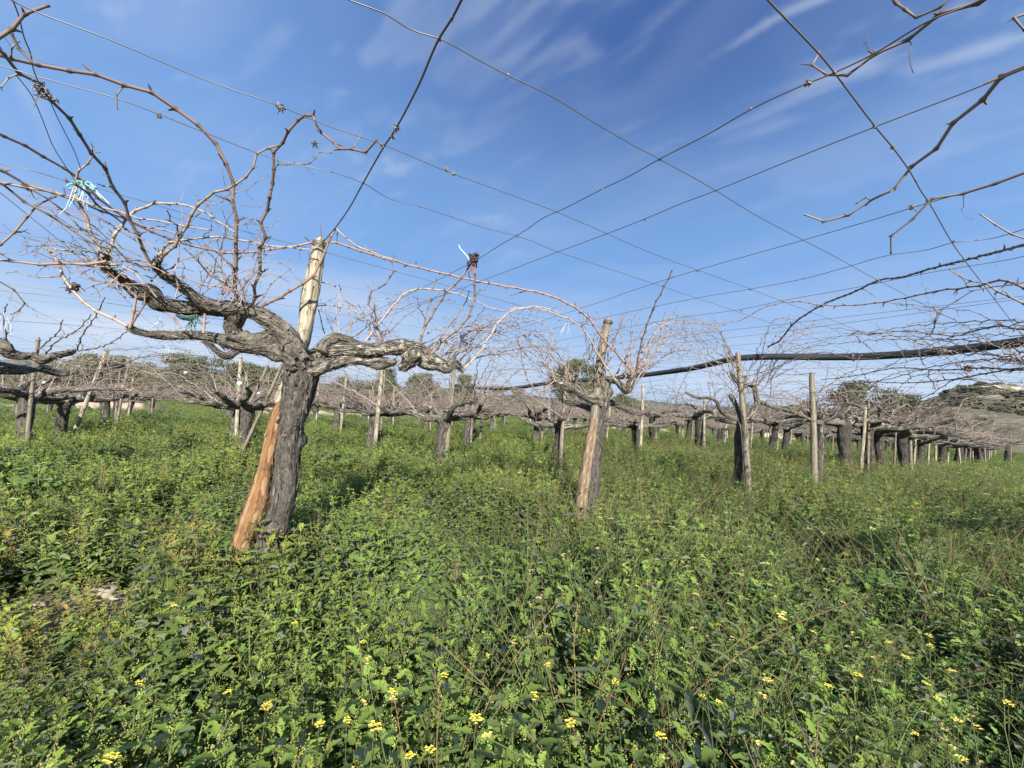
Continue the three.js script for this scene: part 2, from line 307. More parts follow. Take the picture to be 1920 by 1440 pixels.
{
  const peak = (az) => { const s = sight(1840, 727); const p = Math.atan2(s.x, -s.z), q = (az - p); return s.y / Math.hypot(s.x, s.z) * 0.9 * Math.exp(-Math.pow(q / (q < 0 ? 0.085 : 0.20), 2)) * 1.0 + 0.003 + 0.003 * N(az * 22, 1, 0) + 0.002 * N(az * 60, 1, 2); };
  struct('hill', ridgeMesh(0.5, 1.35, 120, 260, peak, 420, 170, (x, y, z, t, ter) => {
    const strata = smooth(0.02, 0.16, N(x * 0.014, y * 0.42, z * 0.014) + 0.5 * N(x * 0.07, y * 1.1, z * 0.07) + 0.25 * N(x * 0.3, y * 2, z * 0.3)) * smooth(0.15, 0.45, t);
    const scrub = smooth(-0.05, 0.12, N(x * 0.16, y * 0.3, z * 0.16) + 0.7 * N(x * 0.5, 2, z * 0.5) + 0.5 * N(x * 1.1, 7, z * 1.1));
    let c = mix3(mix3([0.12, 0.115, 0.07], [0.17, 0.15, 0.105], smooth(0.15, 0.5, t)), [0.075, 0.075, 0.045], scrub); return mix3(c, [0.46, 0.385, 0.26], strata * (1 - 0.75 * scrub));
  }, 4.5, 3.3), mHill);
  { // dark scrub dotted over the hillside
    const src = scene.getObjectByName('hill').geometry.attributes.position, nrm = scene.getObjectByName('hill').geometry.attributes.normal, rnd = mulberry(88), ms = [], cs = [], m = new THREE.Matrix4(), q = new THREE.Quaternion();
    for (let k = 0; k < 60000 && ms.length < 16000; k++) { const i = rnd() * 421 * 171 | 0, x = src.getX(i), y = src.getY(i), z = src.getZ(i); if (N(x * 0.05, y * 0.35, z * 0.05) + 0.4 * N(x * 0.2, y, z * 0.2) < -0.02 + rnd() * 0.2 - 0.1) continue; const s = 0.35 + rnd() * rnd() * 1.1; q.setFromAxisAngle(V3(0, 1, 0), rnd() * 6); ms.push(m.compose(V3(x, y + s * 0.2, z), q, V3(s * (0.9 + rnd() * 0.6), s * 0.75, s)).clone()); const v = 0.6 + rnd() * 0.8; cs.push([v, v, v]); }
    const mb = new MB(); const r2 = mulberry(5); for (let k = 0; k < 40; k++) { const d = V3(r2() - 0.5, r2() * 0.9 - 0.2, r2() - 0.5).normalize(), e = V3(r2() - 0.5, r2() - 0.5, r2() - 0.5).cross(d).normalize(), f = V3().crossVectors(d, e), p = d.clone().multiplyScalar(0.7 + r2() * 0.4), c = [0.062, 0.066, 0.04]; mb.quad(V3().copy(p).addScaledVector(e, 0.3), V3().copy(p).addScaledVector(f, 0.3), V3().copy(p).addScaledVector(e, -0.3), V3().copy(p).addScaledVector(f, -0.3), d, c); }
    const im = new THREE.InstancedMesh(mb.geometry(), mHill, ms.length), cc = new THREE.Color(); ms.forEach((a, i) => { im.setMatrixAt(i, a); im.setColorAt(i, cc.setRGB(...cs[i])); }); im.name = 'scrub'; im.userData = { label: 'dark low scrub dotted over the rocky hillside at the right', kind: 'stuff', category: 'scrub' }; scene.add(im);
  }
  const low = (az) => 0.008 + 0.006 * N(az * 5, 4, 0) + 0.002 * N(az * 20, 4, 2) + 0.005 * smooth(-0.3, -0.7, az);
  struct('ridge', ridgeMesh(-1.6, 0.75, 300, 520, low, 240, 30, (x, y, z) => mix3([0.045, 0.055, 0.05], [0.09, 0.10, 0.075], smooth(-0.2, 0.3, N(x * 0.02, y * 0.05, z * 0.02))), 5, 9.1), mHill);
}
{  // pale cut bank of earth and stone where the rows end
  const pos = [], col = [], idx = [], nA = 220, prof = [[0, -0.3], [0.25, 0.35], [0.5, 0.85], [1.0, 1.15], [2.6, 1.25], [5, 0.2]];
  for (let i = 0; i <= nA; i++) {
    const az = lerp(-0.95, 0.62, i / nA), d = 33 + 5 * smooth(-0.5, 0.1, az) + 10 * smooth(0.1, 0.6, az) + 2 * N(az * 4, 0, 3), hh = 0.42 + 0.55 * N(az * 11, 2, 0) + 0.25 * N(az * 40, 5, 0);
    prof.forEach(([r, h], k) => { const dd = d + r * 1.3 + 0.25 * N(az * 60, k, 1), x = Math.sin(az) * dd, z = -Math.cos(az) * dd; pos.push(x, gy(x, z) + h * hh * (1 + 0.25 * N(az * 80, k, 7)), z); const e = 0.8 + 0.3 * N(az * 70, k * 3, 4); col.push(...(k < 4 && N(az * 23, 8, 1) > -0.12 ? [0.50 * e, 0.41 * e, 0.29 * e] : [0.10 * e, 0.105 * e, 0.05 * e])); });
  }
  const w = prof.length; for (let i = 0; i < nA; i++) for (let k = 0; k + 1 < w; k++) { const a = i * w + k, b = a + 1, c = a + w, d = c + 1; idx.push(a, c, b, b, c, d); }
  const g = new THREE.BufferGeometry(); g.setAttribute('position', new THREE.Float32BufferAttribute(pos, 3)); g.setAttribute('color', new THREE.Float32BufferAttribute(col, 3)); g.setIndex(idx); g.computeVertexNormals();
  struct('earth_bank', g, mHill);
}

// ------------------------------------------------------------------ vines traced from the photograph
function L(list, d0, d1) { return list.map(([x, y, w, d], k) => { const dd = d ?? lerp(d0, d1, k / (list.length - 1)); return { p: at(x, y, dd), r: w / 2 * dd / FOCAL }; }); }
function line(list, d0, d1) {   // polyline in the picture, its depth running evenly from d0 to d1
  let s = 0; const S = list.map((p, k) => k ? (s += Math.hypot(p[0] - list[k - 1][0], p[1] - list[k - 1][1])) : 0);
  return list.map((p, k) => at(p[0], p[1], p[2] ?? lerp(d0, d1, S[k] / s)));
}
const localise = (g, o) => g.translate(-o.position.x, -o.position.y, -o.position.z);
let caneSeed = 1;
function addCane(o, list, d0, d1, r0, r1, opt = {}) {
  const mb = new MB(); caneSeed++;
  cane(mb, line(list, d0, d1), r0, r1, { seed: caneSeed, tone: caneSeed % 5, ...opt });
  return part('cane', localise(mb.geometry(), o), mCane, o);
}
function addLimb(o, name, ctrl, opt) { if (name === 'arm') ctrl = ctrl.map((c) => ({ p: c.p, r: c.r * 0.76 })); return part(name, localise(limb(ctrl, opt), o), name === 'trunk' ? mTrunk : mArm, o); }

// vine A: the large vine in front, left of the middle
const vineA = thing('grapevine', 'largest gnarled old grapevine in front, with thick twisted arms spreading to both sides', 'grapevine', at(500, 1095, 2.66).setY(0));
addLimb(vineA, 'trunk', L([[502, 1125, 60], [507, 1060, 52], [512, 993, 47], [532, 921, 45], [539, 860, 42], [541, 813, 44], [550, 777, 47], [560, 733, 52], [566, 700, 55], [572, 672, 50], [575, 655, 30]], 2.72, 2.54), { seg: 64, step: 0.010, ridge: 0.085, lump: 0.20, twist: 1.0, strips: 260, seed: 3, tile: 0.34, knots: 9 });
addLimb(vineA, 'arm', L([[564, 688, 40], [555, 664, 52], [540, 635, 46], [520, 612, 40], [490, 592, 36], [462, 580, 32], [430, 577, 30], [400, 573, 27], [372, 562, 25], [350, 545, 21], [330, 530, 18], [308, 516, 17], [293, 500, 15], [296, 486, 13]], 2.52, 2.0), { seg: 44, step: 0.007, ridge: 0.13, lump: 0.28, twist: 2, strips: 420, seed: 4, knots: 6, tile: 0.22 });
addLimb(vineA, 'arm', L([[445, 588, 26], [425, 582, 30], [390, 578, 28], [350, 578, 30], [318, 572, 30], [296, 568, 31], [281, 551, 27], [262, 545, 27], [240, 533, 24], [222, 520, 20], [205, 508, 17], [196, 490, 17], [198, 474, 13]], 2.36, 1.94), { seg: 44, step: 0.007, ridge: 0.15, lump: 0.34, twist: 2, strips: 420, seed: 5, knots: 4, tile: 0.22 });
addLimb(vineA, 'arm', L([[556, 672, 30], [528, 662, 36], [500, 655, 28], [465, 651, 26], [430, 642, 24], [395, 632, 20], [360, 628, 18], [325, 629, 17], [290, 628, 15], [262, 622, 13], [240, 612, 12]], 2.50, 2.06), { seg: 40, step: 0.008, ridge: 0.14, lump: 0.26, twist: 1.5, strips: 300, seed: 6, knots: 6, tile: 0.22 });
addLimb(vineA, 'arm', L([[548, 650, 40], [520, 625, 32], [495, 634, 30], [468, 640, 30], [444, 632, 32], [436, 612, 30], [444, 592, 30], [452, 575, 22]], 2.46, 2.30), { seg: 40, step: 0.008, ridge: 0.15, lump: 0.30, twist: 2, strips: 200, seed: 7, knots: 8, tile: 0.22 });
addLimb(vineA, 'arm', L([[470, 650, 18], [450, 655, 17], [438, 662, 17], [424, 668, 17], [408, 660, 13], [395, 648, 10], [378, 638, 8]], 2.40, 2.22), { seg: 28, step: 0.008, ridge: 0.14, lump: 0.25, twist: 4, strips: 30, seed: 8, tile: 0.2 });
addLimb(vineA, 'arm', L([[564, 694, 36], [584, 676, 44], [605, 662, 37], [640, 655, 31], [680, 657, 30], [712, 656, 29], [740, 649, 29], [765, 650, 26], [786, 653, 22], [802, 664, 18], [815, 676, 14]], 2.56, 2.92), { seg: 46, step: 0.008, ridge: 0.14, lump: 0.26, twist: 1.6, strips: 420, seed: 9, knots: 10, tile: 0.22 });
addLimb(vineA, 'arm', L([[778, 652, 20], [792, 666, 23], [806, 676, 21], [822, 682, 18], [838, 691, 17], [850, 681, 17], [861, 688, 12], [868, 695, 9]], 2.86, 3.04), { seg: 40, step: 0.008, ridge: 0.17, lump: 0.30, twist: 2, strips: 360, seed: 10, knots: 12, tile: 0.22 });
addLimb(vineA, 'arm', L([[782, 652, 20], [776, 662, 27], [768, 675, 27], [758, 685, 20], [746, 688, 10]], 2.84, 2.80), { seg: 44, step: 0.005, ridge: 0.34, lump: 0.45, twist: 0.5, strips: 160, seed: 13, knots: 5, tile: 0.22 });
addLimb(vineA, 'arm', L([[570, 692, 26], [600, 688, 34], [625, 682, 30], [650, 674, 26], [685, 678, 22], [715, 682, 20], [745, 678, 16]], 2.55, 2.82), { seg: 36, step: 0.008, ridge: 0.14, lump: 0.26, twist: 4, strips: 160, seed: 11, knots: 5, tile: 0.22 });
addLimb(vineA, 'arm', L([[600, 662, 34], [612, 644, 26], [630, 634, 22], [652, 638, 18], [672, 646, 14], [690, 650, 8]], 2.58, 2.74), { seg: 30, step: 0.008, ridge: 0.14, lump: 0.25, twist: 4, strips: 90, seed: 12, tile: 0.2 });
{
  const o = vineA;
  addCane(o, [[442, 590], [441, 540], [443, 470], [440, 380], [432, 330], [411, 280], [375, 238], [335, 205], [290, 178], [240, 158], [180, 142], [130, 132], [60, 120], [10, 110], [-40, 92]], 2.33, 1.25, 0.0100, 0.0052, { side: 0.7, long: 0.45, tone: 1, node: 0.085 });
  addCane(o, [[470, 578], [484, 520], [490, 470], [497, 400], [511, 350], [512, 310], [528, 265], [555, 235], [562, 215], [580, 213], [597, 243], [622, 268], [650, 282], [690, 275], [706, 263]], 2.34, 1.55, 0.0085, 0.0040, { zig: 0.2, node: 0.07, side: 0.8, long: 0.4, tone: 4 });
  addCane(o, [[282, 495], [262, 455], [240, 400], [225, 370], [205, 330], [172, 290], [140, 235], [115, 210], [90, 175], [60, 150], [25, 120], [-20, 80]], 2.02, 1.15, 0.0070, 0.0042, { side: 0.8, long: 0.5, tone: 4, zig: 0.13 });
  addCane(o, [[298, 490], [322, 466], [345, 433], [358, 402], [388, 370], [430, 352], [458, 335], [472, 318], [480, 295], [489, 282], [505, 275], [522, 273]], 2.02, 1.75, 0.0076, 0.0034, { tone: 3, side: 0.7, node: 0.06 });
  addCane(o, [[200, 478], [220, 435], [245, 402], [275, 386], [310, 381], [350, 385], [378, 395], [402, 410], [440, 436]], 1.95, 2.0, 0.0072, 0.0028, { tone: 3, side: 0.8, node: 0.05 });
  addCane(o, [[192, 482], [172, 440], [160, 405], [145, 372], [139, 342], [150, 320], [166, 300], [174, 292]], 1.94, 1.75, 0.0075, 0.003, { tone: 3, side: 0.8, node: 0.055 });
  addCane(o, [[288, 498], [300, 470], [330, 452], [370, 447], [418, 444], [460, 452], [520, 462], [590, 468]], 2.0, 2.42, 0.006, 0.003, { tone: 3 });
  addCane(o, [[240, 612], [210, 598], [170, 576], [140, 550], [125, 528], [108, 495], [88, 464]], 2.06, 1.95, 0.0075, 0.006, { tone: 3, side: 0.6 });
  addCane(o, [[244, 614], [248, 590], [252, 565], [256, 553]], 2.06, 2.0, 0.0065, 0.005, { tone: 0 });
  addCane(o, [[246, 610], [262, 588], [270, 570], [272, 545]], 2.06, 2.0, 0.005, 0.003, { tone: 1 });
  addCane(o, [[340, 616], [328, 600], [310, 585]], 2.1, 2.05, 0.005, 0.004, { tone: 0, long: 0 });
  addCane(o, [[381, 625], [381, 605], [384, 588]], 2.15, 2.15, 0.006, 0.005, { tone: 1, long: 0 });
  addCane(o, [[200, 490], [185, 500], [140, 492], [100, 496], [60, 494], [-30, 486]], 1.93, 1.75, 0.006, 0.004, { tone: 1, side: 0.9 });
  addCane(o, [[196, 495], [240, 502], [262, 520], [272, 534]], 1.95, 1.97, 0.005, 0.003, { tone: 3 });
  addCane(o, [[478, 582], [510, 565], [545, 545], [580, 524], [598, 500], [605, 478], [616, 455], [629, 428]], 2.36, 2.36, 0.0085, 0.0055, { tone: 1, side: 0.4, long: 0.1 });
  addCane(o, [[629, 428], [655, 453], [690, 470], [718, 482], [738, 486]], 2.36, 2.5, 0.0048, 0.003, { tone: 3, side: 0.8 });
  addCane(o, [[305, 512], [345, 520], [380, 532], [420, 540], [450, 545]], 2.04, 2.2, 0.004, 0.003, { tone: 1, tendril: 0.8 });
  addCane(o, [[466, 578], [440, 548], [420, 530], [390, 512], [370, 490], [345, 465]], 2.32, 2.1, 0.005, 0.003, { tone: 4, side: 0.8 });
  addCane(o, [[460, 575], [452, 540], [444, 515], [430, 492], [400, 470], [385, 458]], 2.3, 2.12, 0.0042, 0.0025, { tone: 4, side: 0.8 });
  addCane(o, [[478, 575], [500, 545], [520, 520], [545, 505]], 2.36, 2.5, 0.004, 0.002, { tone: 1 });
  addCane(o, [[783, 663], [797, 613], [817, 580], [833, 553], [863, 523], [880, 500], [889, 486]], 2.88, 2.42, 0.0085, 0.005, { tone: 3, side: 0.7 });
  addCane(o, [[797, 677], [833, 637], [863, 613], [880, 590], [889, 557], [891, 513]], 2.92, 2.45, 0.009, 0.006, { tone: 3, side: 0.7 });
  addCane(o, [[790, 633], [800, 587], [810, 547], [818, 522]], 2.88, 2.7, 0.006, 0.0035, { tone: 3, side: 0.9 });
  addCane(o, [[683, 642], [710, 607], [737, 573], [758, 551], [777, 543], [810, 542], [843, 547], [883, 560], [920, 577], [948, 584]], 2.74, 3.0, 0.0075, 0.003, { tone: 3, side: 0.9, node: 0.06 });
  addCane(o, [[714, 640], [697, 602], [670, 585], [630, 573], [588, 575]], 2.75, 2.7, 0.005, 0.003, { tone: 3, side: 0.8 });
  addCane(o, [[716, 640], [706, 603], [700, 580], [688, 562], [700, 545], [728, 528], [738, 500], [740, 478]], 2.76, 2.6, 0.006, 0.003, { tone: 4, zig: 0.3, side: 0.9, node: 0.05 });
  addCane(o, [[868, 695], [884, 677], [900, 660], [920, 628], [933, 607], [952, 587], [975, 578], [1017, 576], [1050, 588]], 3.03, 3.3, 0.0085, 0.004, { tone: 3, side: 0.8 });
  addCane(o, [[855, 682], [890, 650], [930, 622], [960, 612], [1000, 600]], 3.0, 3.4, 0.005, 0.003, { tone: 4, side: 0.8 });
  addCane(o, [[860, 690], [900, 668], [930, 664], [960, 655], [1010, 650], [1060, 655]], 3.03, 3.6, 0.005, 0.0025, { tone: 4, side: 0.9 });
  addCane(o, [[655, 632], [658, 605], [652, 575], [640, 545], [618, 530], [595, 528]], 2.7, 2.6, 0.0045, 0.003, { tone: 3 });
  addCane(o, [[798, 672], [820, 640], [850, 600], [868, 575], [880, 545]], 2.92, 2.7, 0.005, 0.003, { tone: 3, side: 0.9 });
  addCane(o, [[865, 614], [885, 612], [905, 618], [935, 630]], 2.9, 3.0, 0.006, 0.003, { tone: 1, long: 0.6 });
}

// vine B: left of the second post
const vineB = thing('grapevine', 'old grapevine on the leaning orange-brown post right of the picture middle', 'grapevine', at(1108, 960, 4.42).setY(gy(0.8, -4.4)));
addLimb(vineB, 'trunk', L([[1104, 1010, 34], [1108, 945, 28], [1112, 880, 26], [1117, 820, 26], [1122, 775, 28], [1127, 745, 30], [1130, 725, 24], [1132, 712, 14]], 4.45, 4.32), { seg: 40, step: 0.02, ridge: 0.10, lump: 0.18, twist: 1.2, strips: 40, seed: 21, knots: 4 });
addLimb(vineB, 'arm', L([[1124, 750, 28], [1132, 725, 24], [1145, 711, 17], [1157, 716, 14], [1168, 726, 15], [1176, 730, 15], [1183, 718, 14], [1191, 706, 11]], 4.32, 4.1), { seg: 30, step: 0.012, ridge: 0.15, lump: 0.28, twist: 5, strips: 30, seed: 22, knots: 5 });
addLimb(vineB, 'arm', L([[1126, 756, 26], [1112, 748, 20], [1095, 742, 17], [1075, 730, 16], [1058, 722, 16], [1044, 718, 13], [1036, 708, 9]], 4.3, 4.0), { seg: 30, step: 0.012, ridge: 0.15, lump: 0.28, twist: 5, strips: 30, seed: 23, knots: 5 });
addLimb(vineB, 'arm', L([[1122, 768, 24], [1105, 765, 16], [1085, 758, 13], [1065, 755, 12], [1050, 748, 9]], 4.36, 4.7), { seg: 26, step: 0.014, ridge: 0.15, lump: 0.28, twist: 5, strips: 20, seed: 24 });
addLimb(vineB, 'arm', L([[1128, 760, 24], [1142, 754, 14], [1160, 762, 10], [1178, 770, 9], [1196, 776, 8], [1212, 772, 6], [1224, 766, 5]], 4.36, 5.2), { seg: 26, step: 0.014, ridge: 0.15, lump: 0.28, twist: 5, strips: 20, seed: 25 });
{
  const o = vineB;
  addCane(o, [[1190, 703], [1165, 672], [1133, 637], [1100, 593], [1067, 570], [1027, 553], [967, 540], [900, 528], [840, 515], [780, 500], [700, 478], [640, 458], [612, 452], [560, 460], [490, 470], [440, 475], [390, 468], [330, 452], [262, 425], [240, 410], [200, 385], [160, 345], [120, 315], [50, 276], [-30, 236]], 4.1, 1.45, 0.0098, 0.005, { tone: 1, side: 0.6, long: 0.4, node: 0.085, zig: 0.05 });
  addCane(o, [[1191, 703], [1200, 655], [1210, 620], [1227, 573], [1247, 535], [1260, 507]], 4.1, 3.5, 0.009, 0.005, { tone: 4, side: 0.6 });
  addCane(o, [[1196, 708], [1215, 680], [1231, 658], [1242, 610], [1248, 586]], 4.1, 3.9, 0.008, 0.006, { tone: 3 });
  addCane(o, [[1172, 725], [1174, 690], [1178, 660], [1188, 620], [1200, 596]], 4.1, 3.9, 0.006, 0.004, { tone: 1 });
  addCane(o, [[1155, 714], [1125, 670], [1103, 630], [1083, 607], [1050, 592], [1000, 576], [955, 580]], 4.15, 3.6, 0.008, 0.004, { tone: 3, side: 0.8 });
  addCane(o, [[1040, 714], [1010, 735], [985, 700], [975, 650], [968, 626]], 4.0, 3.7, 0.006, 0.004, { tone: 1, side: 0.8 });
  addCane(o, [[1042, 716], [1030, 690], [1034, 650], [1040, 628], [1020, 606], [990, 598]], 4.0, 3.8, 0.005, 0.003, { tone: 3, side: 0.8 });
  addCane(o, [[1060, 722], [1066, 690], [1066, 655]], 4.05, 4.0, 0.005, 0.004, { tone: 1, side: 0.8 });
  addCane(o, [[1078, 730], [1090, 690], [1108, 665], [1112, 640], [1120, 615]], 4.1, 4.0, 0.005, 0.003, { tone: 4, side: 0.8 });
  addCane(o, [[1190, 700], [1230, 680], [1260, 660], [1300, 655]], 4.1, 4.6, 0.005, 0.003, { tone: 4, side: 0.8 });
  addCane(o, [[1186, 706], [1170, 650], [1160, 615], [1165, 590]], 4.1, 3.9, 0.005, 0.003, { tone: 0, side: 0.8 });
}
// fine canes arching between the wires: random paths that start at given places and wander to the other side
function wander(o, seed, n, fromX, toX, y0, y1, arch, dA, dB, r, prog = 9) {
  const rnd = mulberry(seed);
  for (let k = 0; k < n; k++) {
    const xa = lerp(fromX[0], fromX[1], rnd()), xb = lerp(toX[0], toX[1], rnd()), ya = lerp(y0[0], y0[1], rnd()), yb = lerp(y1[0], y1[1], rnd()), up = arch * (0.3 + rnd()), q = [], w = 18 + rnd() * 16, f = rnd() * 6;
    for (let j = 0; j <= prog; j++) { const t = j / prog; q.push([lerp(xa, xb, t), lerp(ya, yb, t) - up * Math.sin(Math.PI * t) + w * 0.5 * N(t * 3 + f, k, seed) * 1.6 * Math.sin(Math.PI * Math.min(1, t * 1.3))]); }
    addCane(o, q, dA, lerp(dA, dB, 0.6 + rnd() * 0.4), r * (0.8 + rnd() * 0.5), r * 0.45, { tone: [3, 5, 7, 1, 4, 6][rnd() * 6 | 0], side: 0.6, long: 0.6, tendril: 0.4, zig: 0.16, node: 0.07 });
  }
}
wander(vineB, 301, 17, [1040, 1120], [860, 1000], [720, 760], [600, 680], 60, 4.3, 4.0, 0.0042);
wander(vineB, 302, 17, [1150, 1195], [1240, 1370], [705, 730], [590, 690], 50, 4.2, 4.6, 0.0042);
wander(vineB, 303, 12, [1050, 1190], [1000, 1230], [710, 730], [560, 610], 10, 4.2, 3.9, 0.0040);
wander(vineA, 304, 17, [760, 866], [900, 1010], [650, 695], [585, 690], 40, 2.95, 3.6, 0.0036);
wander(vineA, 305, 14, [610, 760], [560, 860], [645, 655], [520, 600], 14, 2.75, 2.9, 0.0032);
wander(vineA, 306, 17, [200, 330], [20, 190], [490, 560], [440, 560], 25, 2.0, 1.9, 0.0028);
wander(vineA, 308, 7, [180, 300], [0, 160], [470, 520], [300, 430], 30, 1.95, 1.7, 0.0024);
wander(vineA, 309, 5, [280, 470], [230, 520], [490, 570], [300, 430], 10, 2.1, 1.95, 0.0026);
wander(vineA, 307, 14, [330, 470], [280, 560], [545, 575], [420, 520], 12, 2.2, 2.2, 0.0028);
// vine C: at the third post, which carries the pipe
const vineC = thing('grapevine', 'old grapevine with a looping upright arm on the grey post that carries the black pipe', 'grapevine', at(1388, 930, 6.0).setY(gy(3.3, -6)));
addLimb(vineC, 'trunk', L([[1386, 960, 24], [1387, 915, 19], [1386, 860, 16], [1386, 820, 15], [1391, 790, 15], [1397, 770, 17], [1402, 757, 12]], 6.1, 6.0), { seg: 34, step: 0.025, ridge: 0.12, lump: 0.2, twist: 1.2, strips: 30, seed: 31 });
addLimb(vineC, 'arm', L([[1396, 785, 17], [1408, 776, 14], [1418, 764, 12], [1418, 745, 11], [1415, 728, 11], [1406, 721, 10], [1392, 724, 10], [1381, 714, 10], [1373, 704, 8], [1369, 694, 6]], 6.0, 5.8), { seg: 26, step: 0.014, ridge: 0.15, lump: 0.25, twist: 5, strips: 20, seed: 32 });
addLimb(vineC, 'arm', L([[1392, 788, 15], [1378, 784, 12], [1362, 778, 11], [1350, 767, 10], [1343, 752, 9], [1330, 746, 8], [1310, 746, 7], [1295, 741, 6], [1284, 735, 5]], 6.0, 5.5), { seg: 26, step: 0.014, ridge: 0.15, lump: 0.25, twist: 5, strips: 20, seed: 33 });
addLimb(vineC, 'arm', L([[1390, 780, 14], [1382, 765, 10], [1376, 752, 10], [1371, 744, 11], [1370, 738, 8]], 6.0, 5.95), { seg: 24, step: 0.016, ridge: 0.15, lump: 0.25, twist: 5, strips: 10, seed: 34 });
addLimb(vineC, 'arm', L([[1402, 780, 13], [1415, 787, 10], [1440, 788, 8], [1465, 790, 7], [1490, 785, 5]], 6.05, 7.2), { seg: 24, step: 0.02, ridge: 0.15, lump: 0.25, twist: 5, seed: 35 });
{
  const o = vineC;
  addCane(o, [[1440, 650], [1460, 640], [1490, 605], [1545, 570], [1600, 548], [1650, 525], [1690, 520], [1740, 505], [1800, 490], [1860, 475], [1960, 448]], 5.6, 2.1, 0.010, 0.007, { tone: 4, side: 0.25, long: 0.15, zig: 0.05 });
  addCane(o, [[1369, 695], [1360, 660], [1352, 625], [1330, 606], [1290, 604], [1258, 600]], 5.8, 5.0, 0.006, 0.003, { tone: 3 });
  addCane(o, [[1415, 726], [1425, 690], [1432, 650], [1440, 620], [1450, 600], [1490, 600], [1520, 620]], 5.9, 5.2, 0.006, 0.003, { tone: 1, side: 0.8 });
  addCane(o, [[1372, 700], [1398, 705], [1450, 690], [1500, 670], [1545, 660], [1600, 672], [1650, 670], [1700, 655]], 5.8, 4.2, 0.006, 0.004, { tone: 4, side: 0.8 });
  addCane(o, [[1370, 696], [1350, 702], [1320, 695], [1290, 688], [1260, 690]], 5.8, 5.3, 0.005, 0.003, { tone: 4 });
  addCane(o, [[1288, 736], [1284, 715], [1296, 690], [1320, 670], [1345, 655]], 5.5, 5.2, 0.0045, 0.003, { tone: 3, side: 0.9 });
  addCane(o, [[1343, 750], [1330, 700], [1310, 665], [1290, 655], [1262, 660]], 5.8, 5.3, 0.0045, 0.003, { tone: 3, side: 0.9 });
  addCane(o, [[1445, 745], [1446, 725], [1448, 705], [1462, 700], [1480, 702], [1530, 700]], 5.9, 5.5, 0.005, 0.003, { tone: 4, side: 0.8 });
  addCane(o, [[1410, 722], [1440, 660], [1470, 640], [1490, 625], [1520, 612], [1530, 600]], 5.9, 5.4, 0.005, 0.003, { tone: 0, side: 0.9 });
}
wander(vineC, 311, 14, [1372, 1420], [1230, 1330], [700, 745], [600, 690], 40, 5.9, 5.4, 0.0042);
wander(vineC, 312, 15, [1400, 1445], [1500, 1640], [690, 745], [600, 720], 45, 5.9, 5.3, 0.0042);
// two vines just outside the frame whose canes hang into it
const vineR = thing('grapevine', 'grapevine standing just outside the right edge, its long dark canes reaching in along the wires', 'grapevine', V3(3.25, 0, -1.25));
addLimb(vineR, 'trunk', [[0, -0.1, 0.11], [0.02, 0.4, 0.09], [0.05, 0.9, 0.08], [0.03, 1.3, 0.085], [0, 1.52, 0.06]].map(([x, y, r]) => ({ p: V3(3.25 + x, y, -1.25 + x), r })), { seg: 32, step: 0.03, seed: 41, strips: 20 });
addLimb(vineR, 'arm', [[0, 1.42, 0.07], [0.15, 1.62, 0.05], [0.35, 1.75, 0.04], [0.5, 1.95, 0.03]].map(([x, y, r]) => ({ p: V3(3.25 - x * 0.6, y, -1.25 - x), r })), { seg: 26, step: 0.02, seed: 42, strips: 20 });
addLimb(vineR, 'arm', [[0, 1.42, 0.07], [0.2, 1.6, 0.05], [0.4, 1.75, 0.04], [0.6, 2.0, 0.03]].map(([x, y, r]) => ({ p: V3(3.25 - x * 0.7, y, -1.25 + x * 0.6), r })), { seg: 26, step: 0.02, seed: 43, strips: 20 });
